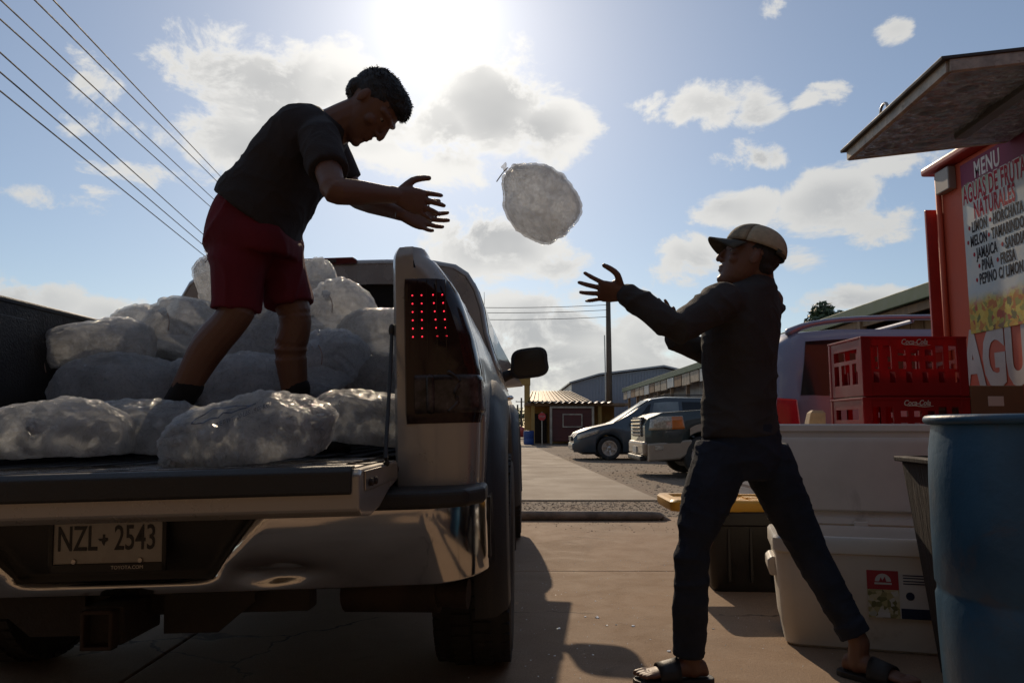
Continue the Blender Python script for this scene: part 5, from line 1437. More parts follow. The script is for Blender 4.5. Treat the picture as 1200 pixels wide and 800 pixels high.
# ================================================================== bags of ice
def make_bag(L, Wd, Hh, seed, knot=True, flat=0.25, n_u=56, n_v=72, open_end=False, taper=0.0):
    """pillow of plastic film packed with cubes; long axis x, knotted end at -x, lying on z = 0"""
    rnd = random.Random(seed); off = V((rnd.uniform(-50, 50), rnd.uniform(-50, 50), rnd.uniform(-50, 50)))
    nf = rnd.randint(13, 19); ph = rnd.uniform(0, 6)
    rings = []
    for i in range(1, n_u):
        t = i / n_u                                           # 0 = knotted end
        prof = (math.sin(math.pi * min(1, t * 1.0)) ** .50) * (1 - .10 * math.cos(math.pi * 2 * (t - .12)))
        prof *= 1 - taper * .5 * (1 + math.cos(math.pi * min(1, t * 1.15)))
        x = -L / 2 * math.cos(math.pi * t)
        ring = []
        for j in range(n_v):
            a = 2 * math.pi * j / n_v
            fold = 0.0
            if knot:
                k_ = max(0, 1 - t / .38)
                fold = .15 * k_ ** 1.2 * math.sin(nf * a + ph + 2 * math.sin(a * 2 + ph)) + .04 * k_ * math.sin((nf * 2 + 1) * a)
            e = max(0, 1 - (1 - t) / .22)
            if open_end: fold += .10 * e * math.sin(9 * a + ph)
            r_ = prof * (1 + fold)
            ca, sa = math.cos(a), math.sin(a)
            ca = abs(ca) ** .85 * (1 if ca > 0 else -1); sa = abs(sa) ** .85 * (1 if sa > 0 else -1)
            hz = Hh / 2
            if open_end and e > 0: hz *= 1 - .45 * e
            p = V((x, Wd / 2 * r_ * ca, hz * r_ * sa))
            if open_end: p.z += .22 * Hh * e * e
            d1, _ = noise.voronoi((p + off) * 27.0)
            lump = (d1[1] - d1[0])
            q = p.normalized() if p.length else V((0, 0, 1))
            amp = .011 + .003 * (1 - t)
            p += q * (amp * (min(lump, .7) - .3) + .030 * (1 + 1.2 * (taper > 0)) * (noise.noise((p + off) * 5.5)) * min(1, prof * 1.4) + .008 * noise.noise((p + off) * 14))
            if p.z < -Hh / 2 + Hh * flat: p.z = -Hh / 2 + Hh * flat - .006 * abs(noise.noise((p + off) * 20))
            ring.append(p)
        rings.append(ring)
    mb = MB(); mb.rings(rings)
    zmin = -Hh / 2 + Hh * flat - .006
    mb.v = [(x, y, z - zmin) for x, y, z in mb.v]
    me = mb.mesh('ice_bag', True)
    tail = None
    if knot:
        tm = MB(); rs = []
        for k_, (dx, r_) in enumerate(((.012, .016), (-.002, .007), (-.008, .009), (-.018, .016), (-.026, .020))):
            rs.append([V((-L / 2 + dx, r_ * math.cos(a) * (1 + .3 * math.sin(3 * a + seed)), r_ * math.sin(a) * .6 - zmin + (.01 if k_ > 2 else 0))) for a in (2 * math.pi * j / 14 for j in range(14))])
        tm.rings(rs)
        tail = tm.mesh('gathered_neck', True)
    return me, tail
M_tie = mat('twist_tie', (.30, .22, .18), .5)
def cubes(me, n, seed, deep=(.010, .022)):
    """ice cubes packed just under the film"""
    rnd = random.Random(seed); mb = MB(); vs = me.vertices; N_ = len(vs)
    zs = min(v.co.z for v in vs)
    for _ in range(n):
        v = vs[rnd.randrange(N_)]
        s = rnd.uniform(.010, .0165)
        c = v.co - v.normal * (rnd.uniform(*deep) + s * .3)
        if c.z - s < zs + .004: c.z = zs + .004 + s
        q = V((rnd.gauss(0, 1), rnd.gauss(0, 1), rnd.gauss(0, 1))).normalized(); a = q.orthogonal().normalized(); b_ = q.cross(a)
        k1, k2, k3 = s * rnd.uniform(.8, 1.25), s * rnd.uniform(.8, 1.2), s * rnd.uniform(.6, 1.0)
        ring = lambda h, f: [c + q * h + a * (k1 * f * x) + b_ * (k2 * f * y) for x, y in ((-1, -.55), (-.55, -1), (.55, -1), (1, -.55), (1, .55), (.55, 1), (-.55, 1), (-1, .55))]
        mb.rings([ring(-k3, .72), ring(-k3 * .55, 1), ring(k3 * .55, 1), ring(k3, .72)])
    return mb
def bag(c, dims, rot, seed, label, group='bags of ice in the truck bed', knot=True, mesh=None, n_cubes=140, packed=True, **kw):
    """c: centre of the bag in the place; rot: euler degrees (x roll, y pitch, z yaw), or the direction its knotted end points to"""
    me, tail = make_bag(*dims, seed, knot, **kw)
    o = link('ice_bag', me, M_bag)
    if isinstance(rot, Vector):
        o.rotation_euler = (-rot).to_track_quat('X', 'Z').to_euler()
    else:
        o.rotation_euler = tuple(R(a) for a in rot)
    zc = dims[2] * (.5 - kw.get('flat', .25)) + .006
    m3 = o.rotation_euler.to_matrix()
    o.location = V(c) - m3 @ V((0, 0, zc))
    tag(o, label, 'ice bag', group)
    if n_cubes: tag(cubes(me, n_cubes, seed + 500).obj('ice_cubes', M_cube, o, fix=False), kind='stuff')
    core = me.copy() if packed else None; cz_ = V((0, 0, zc))
    for v in (core.vertices if packed else ()): v.co = cz_ + (v.co - cz_) * .955 - v.normal * .002
    if packed: core.materials.clear(); link('packed_ice', core, M_core, o)
    if tail:
        link('gathered_neck', tail, M_bag, o)
        mb = MB(); mb.tube([(-dims[0] / 2 - .008, .012, zc), (-dims[0] / 2 - .006, -.006, zc + .012), (-dims[0] / 2 - .01, -.03, zc - .03), (-dims[0] / 2 - .008, -.035, zc - .075)], .0022, 6, sub=3); mb.obj('twist_tie', M_tie, o, smooth=True)
    return o
# front row on the tailgate
bA_ = bag(at(62, 514, 2.12), (.42, .30, .185), (0, -2, 8), 1, 'ice bag at the far left end of the tailgate, nearest the left edge')
bB_ = bag(at(185, 509, 2.32), (.38, .28, .20), (0, -4, 180), 2, 'ice bag lying between the left bag and the big front one')
bC_ = bag(at(297, 512, 2.0), (.42, .30, .195), (6, -6, 3), 3, 'big sunlit ice bag with printed lettering on the tailgate', open_end=True, n_cubes=200, n_u=84, n_v=84)
bD_ = bag(at(432, 498, 2.42), (.38, .30, .23), (0, -6, 195), 4, 'dull grey ice bag against the right tail pillar')
# heap in the bed
U_ = V
heap = [
    ((118, 409), 3.12, (.40, .29, .24), U_((-.75, -.65, -.15)), 'ice bag with gathered end on top at the left of the heap'),
    ((145, 462), 2.96, (.50, .34, .29), (0, 0, 192), 'ice bag just left of the standing man, under the gathered one'),
    ((176, 394), 3.50, (.42, .29, .24), (0, -8, 160), 'ice bag at the back left of the heap, near the bed rail'),
    ((268, 344), 3.58, (.40, .27, .25), U_((-.25, -.6, .75)), 'ice bag standing behind the red shorts, highest of the heap'),
    ((222, 394), 3.38, (.42, .34, .31), U_((-.1, -.9, .3)), 'bag of ice below the highest one, left of the shorts'),
    ((364, 346), 3.85, (.38, .30, .27), (0, 66, -90), 'ice bag peeking out behind the front of the shorts'),
    ((398, 370), 3.42, (.36, .30, .28), U_((-.1, -.95, .3)), 'round ice bag with a knotted top facing out, right of the legs'),
    ((438, 400), 3.26, (.36, .28, .25), (10, 8, 150), 'crinkled ice bag against the right bed wall, upper one'),
    ((446, 452), 3.08, (.36, .28, .26), (0, 0, 170), 'lower ice bag against the right bed wall'),
    ((386, 438), 3.04, (.40, .33, .31), U_((-.05, -.9, .42)), 'large ice bag in the heap just right of the front leg'),
    ((302, 398), 3.36, (.40, .33, .30), (0, 60, -90), 'ice bag seen between the two legs, upper one'),
    ((292, 455), 3.00, (.40, .30, .26), (0, 8, 200), 'ice bag seen between the two legs, lower one'),
    ((238, 460), 3.06, (.38, .30, .27), U_((.3, -.9, .2)), 'ice bag behind the back shin, low in the heap'),
    ((345, 462), 3.20, (.40, .32, .28), (0, 4, 165), 'ice bag behind the front shin, low in the heap'),
    ((90, 480), 3.28, (.46, .34, .27), (0, 0, 80), 'ice bag low in the dark corner by the left bed wall'),
    ((332, 388), 3.60, (.40, .34, .31), (0, 55, -100), 'ice bag behind the front knee, deep in the heap'),
    ((428, 430), 3.62, (.44, .34, .30), (0, 8, 95), 'ice bag at the back right under the crinkled one'),
    ((200, 440), 3.65, (.46, .36, .30), (0, 0, 90), 'ice bag deep in the middle left of the heap'),
]
for i, (p, Y, dims, rot, lab) in enumerate(heap):
    bag(at(p[0], p[1], Y), dims, rot, 30 + i, lab, n_u=46, n_v=60, n_cubes=0)
for i, (x, y, z) in enumerate(((-1.55, 3.75, .95), (-1.1, 3.8, .95), (-.62, 3.8, .95), (-.9, 3.7, 1.19), (-1.35, 3.75, 1.19))):
    bag((x, y, z), (.46, .36, .27), (0, 0, 20 + i * 50), 60 + i, ['leftmost', 'middle', 'rightmost', 'right upper', 'left upper'][i] + ' ice bag buried at the bottom of the heap by the cab', n_u=30, n_v=24, n_cubes=0, packed=False)
# the bag in the air
bF = bag(at(631, 235, 2.85), (.325, .238, .205), V((-.74, -.28, .60)), 77, 'plump knotted ice bag flying through the air between the two men', group=None, flat=.04, taper=.38, n_cubes=0, n_u=72, n_v=84)

# print on the bags, pressed onto the film
def stick(mesh_o, src, up=.012):
    """lay thin print onto the bag's film by dropping its points straight down"""
    bpy.context.view_layer.update()
    dg = bpy.context.evaluated_depsgraph_get(); ev = src.evaluated_get(dg)
    inv = src.matrix_world.inverted()
    for v in mesh_o.data.vertices:
        w = v.co
        dv = (w - V((0, 0, CAM_H))).normalized(); o_ = inv @ (w - dv * .8); d_ = inv.to_3x3() @ dv
        ok, loc, nor, _ = ev.ray_cast(o_, d_.normalized())
        if ok:
            v.co = src.matrix_world @ (loc + nor * .0018)
    mesh_o.data.transform(inv); mesh_o.parent = src
def print_strip(src, pts, wdt, name='print'):
    mb = MB()
    P_ = [V(p) for p in pts]; fine = []
    for a, b in zip(P_, P_[1:]):
        for k_ in range(5): fine.append(a.lerp(b, k_ / 5))
    fine.append(P_[-1])
    vs = []
    for i, p in enumerate(fine):
        t = (fine[min(i + 1, len(fine) - 1)] - fine[max(0, i - 1)]).normalized(); n_ = V((-t.z, 0, t.x)) + V((-t.y, t.x, 0)) * .5
        n_.normalize(); vs += [p + n_ * wdt / 2, p - n_ * wdt / 2]
    mb.add(vs, [(2 * i, 2 * i + 1, 2 * i + 3, 2 * i + 2) for i in range(len(fine) - 1)])
    o = mb.obj(name, M_ink, fix=False); stick(o, src)
    return o
def px_line(pts, Y): return [at(x, y, Y) for x, y in pts]
zig = [(224, 497), (238, 496), (247, 491), (256, 490), (262, 484), (272, 484), (281, 480), (290, 478), (300, 473), (293, 476), (282, 476), (270, 477), (262, 479), (250, 479), (240, 486), (230, 491), (224, 497)]
print_strip(bC_, px_line(zig, 1.90), .0036, 'outline_print')
Mt = frame(at(286, 486, 1.90), (at(312, 476, 1.95) - at(258, 497, 1.90)), V((-.12, .5, 1)))
tx_o = text_obj('NET WT. 20 LBS. (9.07 KG)', .019, Mt, M_ink, None, 'weight_print', xs=.62, depth=.0)
stick(tx_o, bC_)
# ================================================================== people
M_skin1 = mat('skin_tan', (.135, .064, .040), .55, var=.08, vs=12, bump=.06, bs=120, dirt=None)
M_skin2 = mat('skin_brown', (.145, .07, .045), .55, var=.08, vs=12, bump=.06, bs=120)
M_hair = mat('black_hair', (.014, .011, .009), .55, var=.4, vs=40, bump=.7, bs=90, stretch=(1, 1, .4))
def cloth(name, col, weave=180, bump=.25, var=.12, rough=.85):
    return mat(name, col, rough, var=var, vs=7, bump=bump, bs=weave, spec=.2)
M_tee = cloth('black_tee', (.036, .032, .033)); M_shorts = cloth('maroon_shorts', (.12, .014, .022)); M_sock = cloth('dark_sock', (.016, .015, .016))
M_long = cloth('charcoal_shirt', (.050, .046, .046)); M_jean = cloth('dark_denim', (.024, .030, .046), 260, .35, .25)
M_sandal = mat('black_rubber', (.014, .012, .012), .6, bump=.1, bs=60); M_shoe = mat('dark_shoe', (.020, .018, .018), .6, bump=.15, bs=90)

def head_shapes(mb, o, f, u, s=1.0, neck_to=None, chin=1.0):
    """adds a head; f = face forward, u = up; returns the local-to-place matrix"""
    f = V(f).normalized(); u = (V(u) - f * V(u).dot(f)).normalized(); l = u.cross(f)
    Mh = Matrix(((f.x, l.x, u.x, o[0]), (f.y, l.y, u.y, o[1]), (f.z, l.z, u.z, o[2]), (0, 0, 0, 1))) @ Matrix.Scale(s, 4)
    h = MB()
    h.ell((-.014, 0, .036), (.098, .077, .082), 24, 14)
    rs = []
    for z, cx, rx, ry in ((-.117, .052, .024, .024), (-.108, .046, .040, .037), (-.090, .036, .056, .050), (-.065, .026, .067, .059), (-.035, .018, .076, .066), (0, .010, .084, .071), (.03, .004, .089, .074), (.06, -.004, .088, .073)):
        rs.append([V((cx + rx * math.cos(a), ry * math.sin(a), z)) for a in (2 * math.pi * j / 24 for j in range(24))])
    h.rings(rs)
    h.ell((.079, 0, -.100), (.020, .024, .017), 12, 8)                               # chin
    h.tube([(.088, 0, .026), (.099, 0, .006), (.112, 0, -.018), (.113, 0, -.026)], [.008, .0095, .0115, .011], 10)   # nose
    for s_ in (-1, 1):
        h.ell((.097, s_ * .012, -.027), (.012, .009, .008), 10, 6)
        h.tube([(.090, s_ * .010, .030), (.083, s_ * .034, .034), (.064, s_ * .056, .028)], [.009, .011, .009], 8)    # brow
        h.ell((.062, s_ * .046, -.022), (.022, .020, .020), 10, 8)                   # cheek
        h.ell((-.008, s_ * .079, -.004), (.016, .0065, .028), 12, 8, Matrix.Rotation(R(-12), 3, 'Y'))
        h.ell((-.004, s_ * .074, -.008), (.010, .008, .014), 10, 6)
    h.tube([(.083, -.022, -.054), (.097, 0, -.051), (.083, .022, -.054)], [.005, .0082, .005], 8, sub=3)
    h.tube([(.081, -.020, -.064), (.095, 0, -.067), (.081, .020, -.064)], [.005, .0085, .005], 8, sub=3)
    h.ell((.080, 0, -.081), (.012, .022, .010), 10, 6)
    if neck_to is not None:
        pass
    mb.add([Mh @ V(p) for p in h.v], h.f)
    return Mh
def eyes(Mh, parent, skin):
    w = MATS.get('eye_white') or mat('eye_white', (.22, .19, .17), .3); p_ = MATS.get('eye_dark') or mat('eye_dark', (.02, .012, .01), .2)
    for s_ in (-1, 1):
        mb = MB(); mb.ell((.0725, s_ * .032, .010), (.0115, .0125, .0095), 12, 8); mb.v = [tuple(Mh @ V(q)) for q in mb.v]; e = mb.obj('eye', w, parent, smooth=True)
        mb = MB(); mb.ell((.0812, s_ * .032, .010), (.004, .006, .006), 10, 6); mb.v = [tuple(Mh @ V(q)) for q in mb.v]; mb.obj('iris', p_, e, smooth=True)
        mb = MB(); mb.tube([(.091, s_ * .012, .031), (.086, s_ * .034, .036), (.068, s_ * .054, .031)], [.004, .0048, .003], 6, sub=2); mb.v = [tuple(Mh @ V(q)) for q in mb.v]; mb.obj('eyebrow', M_hair, parent, smooth=True)
def hand(mb, wrist, d, n, thumb_side, spread=(14, 4, -5, -15), curl=(12, 14, 16, 20), size=1.0, thumb=(48, 20)):
    """five-fingered hand: d = towards the fingers, n = out of the palm, thumb_side = +1 or -1 along n x d"""
    d = V(d).normalized(); n = (V(n) - d * V(n).dot(d)).normalized(); t = n.cross(d) * thumb_side
    w = V(wrist); s = size
    def P_(a, b, c): return w + (d * a + t * b + n * c) * s
    # palm: a flattened block narrowing to the wrist
    rs = []
    for a, hw, ht in ((-.02, .026, .021), (.0, .026, .020), (.02, .032, .019), (.05, .040, .016), (.075, .042, .014), (.092, .039, .011)):
        rs.append([P_(a, hw * math.copysign(abs(math.cos(q)) ** .7, math.cos(q)), ht * math.copysign(abs(math.sin(q)) ** .8, math.sin(q))) for q in (2 * math.pi * j / 16 for j in range(16))])
    mb.rings(rs)
    mb.ell(P_(.035, .026, .010), (.020 * s,) * 3, 10, 8)                              # ball of the thumb
    for k_, (b0, ln, r_) in enumerate(((.031, .076, .0088), (.0105, .084, .0092), (-.011, .078, .0088), (-.030, .062, .0078))):
        p = P_(.086 - (.006 if k_ in (0, 3) else 0), b0, .001); a_s = R(spread[k_]); pts = [P_(.062, b0 * .92, 0), p]; dirn = d * math.cos(a_s) + t * math.sin(a_s); ang = 0
        for seg, c_ in ((.46, .7), (.30, 1.1), (.24, .9)):
            ang += R(curl[k_]) * c_; dv = dirn * math.cos(ang) + n * math.sin(ang); p = p + dv * ln * seg * s; pts.append(p)
        mb.tube(pts, [r_ * s * q for q in (1.05, 1.08, 1.0, .92, .78)], 10, sub=2)
    a0, a1 = R(thumb[0]), R(thumb[1])
    p = P_(.022, .030, .006); pts = [P_(.010, .014, .004), p]; ang = a0
    for seg, c_ in ((.040, 1.0), (.032, .55), (.026, .35)):
        dv = d * math.cos(a0 * c_) + t * math.sin(a0 * c_) + n * math.sin(a1) * .6; p = p + dv.normalized() * seg * s; pts.append(p)
    mb.tube(pts, [q * s for q in (.014, .0145, .012, .0105, .0088)], 10, sub=2)
def torso_rings(mb, rows, side, cap=True):
    """rows: (centre, half depth, half width, depth axis); side = width axis"""
    rs = []
    for (c, a, b, ax) in rows:
        c = V(c); ax = V(ax).normalized(); sd = (V(side) - ax * V(side).dot(ax)).normalized()
        rs.append([c + ax * (a * math.copysign(abs(math.cos(q)) ** .86, math.cos(q))) + sd * (b * math.copysign(abs(math.sin(q)) ** .86, math.sin(q))) for q in (2 * math.pi * j / 28 for j in range(28))])
    # refine with splines
    out = []
    for i in range(len(rs) - 1):
        i0, i3 = max(i - 1, 0), min(i + 2, len(rs) - 1)
        for k_ in range(4):
            t = k_ / 4
            out.append([0.5 * ((2 * rs[i][j]) + (rs[i + 1][j] - rs[i0][j]) * t + (2 * rs[i0][j] - 5 * rs[i][j] + 4 * rs[i + 1][j] - rs[i3][j]) * t * t + (3 * rs[i][j] - rs[i0][j] - 3 * rs[i + 1][j] + rs[i3][j]) * t ** 3) for j in range(28)])
    out.append(rs[-1])
    mb.rings(out)
def wrinkle(me, amp, scale, aniso=(1, 1, 1), seed=0.0):
    o_ = V((seed, seed * 2.3, seed * .7)); an = V(aniso)
    def fn(co, n):
        p = V((co.x * an.x, co.y * an.y, co.z * an.z)) * scale + o_
        w = noise.noise(V((noise.noise(p * .6 + V((9, 2, 4))), noise.noise(p * .6), noise.noise(p * .6 + V((4, 4, 4))))) * 1.1 + p)
        r_ = 1 - abs(w) * 2.2                                                       # ridged folds
        return amp * (max(r_, 0) ** 2 - .35) + amp * .8 * noise.noise(p * .5)
    displace(me, fn)

# ------------------------------------------------------------------ the man throwing, in the truck bed
YB1 = 2.52
P1 = empty('person', at(290, 520, YB1)); P1.location.z = .835
tag(P1, 'man in black t-shirt and maroon shorts bending forward in the truck bed', 'person')
bpy.context.view_layer.update()
def finish(me, name, m, root):
    me.transform(Matrix.Translation(-root.location)); return link(name, me, m, root)
def J(px, py, Y=YB1): return at(px, py, Y)
ax1 = V((.80, 0, -.60)); side = V((0, 1, 0))
b = MB()
hc = J(434, 126, 2.52); hf = V((.50, -.08, -.865)); hu = V((.865, 0, .50))
Mh1 = head_shapes(b, hc, hf, hu, 1.02)
b.tube([J(372, 162), J(394, 148), J(418, 136)], [.080, .066, .062], 14, sub=3)
torso_rings(b, [(J(298, 275), .11, .145, (1, 0, -.25)), (J(304, 252), .098, .14, ax1), (J(321, 225), .098, .14, ax1), (J(348, 189), .108, .165, ax1), (J(368, 164), .09, .16, ax1), (J(384, 152), .06, .10, ax1)], side)
NS, NE, NW = J(376, 166, 2.345), J(391, 224, 2.20), J(464, 229, 2.33)
FS, FE, FW = J(386, 168, 2.70), J(416, 231, 2.74), J(473, 251, 2.56)
for S_, E_, W_ in ((NS, NE, NW), (FS, FE, FW)):
    m1 = S_.lerp(E_, .5); m2 = E_.lerp(W_, .35); m3 = E_.lerp(W_, .8)
    b.tube([S_ + (S_ - E_) * .1, S_.lerp(E_, .2), m1, S_.lerp(E_, .85), E_, E_.lerp(W_, .15), m2, m3, W_], [.050, .050, .044, .038, .037, .040, .039, .029, .025], 14, sub=2)
hand(b, NW, (.80, .42, -.12), (-.25, .95, .15), 1 if V((-.25, .95, .15)).cross(V((.8, .42, -.12))).z > 0 else -1, spread=(9, 2, -5, -13), curl=(9, 8, 10, 14), thumb=(52, 10), size=1.0)
hand(b, FW, (.88, -.15, -.30), (-.05, -.92, .35), 1 if V((-.05, -.92, .35)).cross(V((.88, -.15, -.3))).z > 0 else -1, spread=(12, 4, -5, -14), curl=(8, 8, 10, 14), thumb=(48, 10), size=.97)
HN, KN, AN = J(290, 276, 2.44), J(279, 362, 2.40), J(192, 497, 2.46)
HF_, KF, AF = J(312, 276, 2.60), J(345, 366, 2.56), J(348, 500, 2.62)
for H_, K_, A_ in ((HN, KN, AN), (HF_, KF, AF)):
    back = V((-.8, 0, 0)) * .02
    b.tube([H_, H_.lerp(K_, .5), H_.lerp(K_, .88), K_, K_.lerp(A_, .12), K_.lerp(A_, .32) + back, K_.lerp(A_, .6) + back * .5, K_.lerp(A_, .88), A_], [.070, .064, .057, .055, .054, .057, .046, .036, .036], 16, sub=3)
for A_, dr_ in ((AN, V((.75, .45, 0))), (AF, V((.92, -.25, 0)))):
    gz2 = .862; a0 = V((A_.x, A_.y, gz2)); d_ = dr_.normalized()
    b.tube([a0 - d_ * .05, a0 + d_ * .06, a0 + d_ * .16], [.03, .034, .024], 10)
    b.tube([A_, a0], [.036, .034], 10)
me = remesh(b, .0042, 2)
body1 = finish(me, 'body', M_skin1, P1)
eyes_parent = P1
ehold = empty('face', (0, 0, 0)); 
bpy.data.objects.remove(ehold)
T1 = Matrix.Translation(-P1.location)
eyes(T1 @ Mh1, P1, M_skin1)
# hair: thick on top, short at the sides
h = MB()
h.ell((-.018, 0, .044), (.103, .081, .086), 24, 14); h.ell((.026, 0, .090), (.066, .060, .040), 18, 10); h.ell((.066, 0, .080), (.028, .052, .028), 16, 10); h.ell((-.066, 0, .0), (.045, .066, .050), 16, 10)
h.v = [tuple(Mh1 @ V(p)) for p in h.v]
me = remesh(h, .004, 1)
displace(me, lambda co, n: .003 * noise.noise(co * 40))
def trim_hair(me, inv, rule):
    bm = bmesh.new(); bm.from_mesh(me)
    bmesh.ops.delete(bm, geom=[v for v in bm.verts if rule(inv @ v.co)], context='VERTS'); bm.to_mesh(me); bm.free()
def strands(me, Mh, n, ln, lift, seed, name, root, flow=(1, 0, 0)):
    """short locks combed along the scalp"""
    rnd = random.Random(seed); mb = MB(); vs = me.vertices; inv3 = Mh.to_3x3().normalized(); fl = (inv3 @ V(flow)).normalized()
    dn = (inv3 @ V((-.2, 0, -1))).normalized(); inv = Mh.inverted()
    for _ in range(n):
        v = vs[rnd.randrange(len(vs))]; lc = inv @ v.co
        comb = fl if lc.z > .06 else dn
        d = (comb - v.normal * comb.dot(v.normal)) * 1.0 + v.normal * rnd.uniform(*lift) + V((rnd.gauss(0, .25), rnd.gauss(0, .25), rnd.gauss(0, .25)))
        d.normalize(); l = ln * rnd.uniform(.5, 1.25) * (1.0 if lc.z > .05 else .55); w = d.cross(v.normal).normalized() * rnd.uniform(.0012, .0024)
        p0 = v.co - v.normal * .002; p1 = p0 + d * l * .55 + v.normal * l * .12; p2 = p0 + d * l - v.normal * l * .05
        mb.add([p0 - w, p0 + w, p1 + w * .8, p1 - w * .8, p2], [(0, 1, 2, 3), (3, 2, 4)])
    o = mb.obj(name, M_hair, fix=False); o.data.transform(Matrix.Translation(-root.location)); o.parent = root
inv = Mh1.inverted()
trim_hair(me, inv, lambda q: (q.x > .045 and q.z < .056 - (.012 if abs(q.y) > .05 else 0)) or (q.z < -.005 and q.x > -.045))
strands(me, Mh1, 5200, .016, (.02, .22), 4, 'hair_locks', P1)
finish(me, 'hair', M_hair, P1)
# t-shirt
c = MB()
torso_rings(c, [(J(300, 261), .152, .190, ax1), (J(307, 246), .147, .186, ax1), (J(320, 226), .136, .172, ax1), (J(346, 189), .126, .188, ax1), (J(364, 165), .108, .19, ax1), (J(378, 151), .086, .150, ax1), (J(390, 144), .066, .085, ax1)], side)
for S_, E_, k_ in ((NS, NE, .62), (FS, FE, .72)):
    c.tube([S_ + (S_ - E_) * .25 + V((-.02, (.05 if S_ is NS else -.05), 0)), S_, S_.lerp(E_, k_ * .5), S_.lerp(E_, k_)], [.070, .065, .061, .060], 18, round_ends=False)
me = remesh(c, .0065, 4)
wrinkle(me, .008, 5.0, (1.3, .7, 1.3), 2.0); wrinkle(me, .0035, 12, (1.2, .7, 1.2), 5.0)
finish(me, 't_shirt', M_tee, P1)
# shorts
c = MB()
torso_rings(c, [(J(306, 245), .120, .160, ax1), (J(299, 262), .138, .172, (.93, 0, -.36)), (J(297, 285), .150, .185, (1, 0, -.05)), (J(300, 305), .138, .18, (1, 0, 0))], side)
c.tube([J(283, 280, 2.45), J(278, 320, 2.42), J(276, 352, 2.41), J(275, 365, 2.41)], [.105, .088, .080, .079], 20, round_ends=False, ref=(0, 1, 0))
c.tube([J(315, 282, 2.60), J(327, 320, 2.58), J(336, 348, 2.56), J(338, 358, 2.56)], [.108, .092, .084, .083], 20, round_ends=False, ref=(0, 1, 0))
me = remesh(c, .0065, 4)
wrinkle(me, .009, 6.0, (1.6, 1.2, .7), 8.0)
finish(me, 'shorts', M_shorts, P1)
# socks and shoes
for A_, K_, dr_ in ((AN, KN, V((.75, .45, 0))), (AF, KF, V((.92, -.25, 0)))):
    c = MB(); c.tube([A_.lerp(K_, .34), A_.lerp(K_, .15), A_, V((A_.x, A_.y, .88))], [.047, .043, .043, .045], 14); c.mesh
    sk = c.obj('sock', M_sock, P1, smooth=True); sk.data.transform(T1)
    d_ = dr_.normalized(); sd = V((-d_.y, d_.x, 0)); a0 = V((A_.x, A_.y, .835))
    c = MB(); rs = []
    for q, w_, h_ in ((-.085, .022, .05), (-.075, .034, .085), (-.03, .040, .105), (.03, .042, .095), (.09, .047, .066), (.14, .045, .052), (.18, .034, .044), (.195, .018, .03)):
        rs.append([a0 + d_ * q + sd * (w_ * math.copysign(abs(math.cos(t_)) ** .7, math.cos(t_))) + V((0, 0, h_ / 2 + h_ / 2 * math.copysign(abs(math.sin(t_)) ** .6, math.sin(t_)))) for t_ in (2 * math.pi * j / 18 for j in range(18))])
    c.rings(rs); sh_ = c.obj('shoe', M_shoe, P1, smooth=True); sh_.data.transform(T1)

# ------------------------------------------------------------------ the man catching, on the ground
P2 = empty('person', (.80, 2.88, .0125))
tag(P2, 'man in cap, charcoal long-sleeved shirt and jeans reaching up to catch', 'person')
bpy.context.view_layer.update()
T2 = Matrix.Translation(-P2.location)
YB2 = 2.92
fwd = V((-.80, .60, 0)); lft = V((-.60, -.80, 0))
b = MB()
hc2 = at(878, 306, 2.90); hf2 = V((-.945, .10, .31)); hu2 = V((.31, 0, .95))
Mh2 = head_shapes(b, hc2, hf2, hu2, 1.0)
def K(px, py, Y=YB2): return at(px, py, Y)
b.tube([K(884, 352), K(888, 334), K(888, 316, 2.90)], [.075, .060, .057], 14, sub=3)
torso_rings(b, [(K(870, 540), .10, .14, fwd), (K(869, 500), .105, .15, fwd), (K(868, 455), .10, .135, fwd), (K(868, 405), .105, .16, fwd), (K(873, 365), .09, .165, fwd), (K(880, 345), .06, .11, fwd)], lft)
LS, LE, LW = K(847, 352, 2.765), K(795, 386, 2.60), K(733, 344, 2.68)
RS, RE, RW = K(903, 352, 3.06), K(846, 420, 3.08), K(788, 397, 3.02)
for S_, E_, W_ in ((LS, LE, LW), (RS, RE, RW)):
    b.tube([S_, S_.lerp(E_, .5), E_, E_.lerp(W_, .35), E_.lerp(W_, .8), W_], [.05, .045, .04, .04, .03, .026], 14)
n1v = V((.10, .80, .60)); d1v = V((-.80, .15, .12))
hand(b, LW, d1v, n1v, 1 if n1v.cross(d1v).z > 0 else -1, spread=(20, 5, -8, -20), curl=(6, 5, 6, 4), thumb=(72, -6), size=1.0)
n2v = V((-.75, -.25, .5)); d2v = V((-.25, .10, 1.0))
hand(b, RW, d2v, n2v, 1 if n2v.cross(d2v).y < 0 else -1, spread=(14, 4, -6, -16), curl=(10, 10, 12, 14), thumb=(40, 8), size=.98)
LH_, LK, LA = K(850, 535, 2.84), K(812, 643, 2.80), K(808, 764, 2.855)
RH_, RK, RA = K(892, 535, 2.97), K(946, 632, 2.98), K(1007, 752, 2.90)
for H_, K_, A_ in ((LH_, LK, LA), (RH_, RK, RA)):
    b.tube([H_, H_.lerp(K_, .5), K_, K_.lerp(A_, .3), K_.lerp(A_, .85), A_], [.08, .07, .055, .053, .036, .035], 16)
foot_dirs = ((LA, V((-.97, -.10, 0))), (RA, V((.62, -.78, 0))))
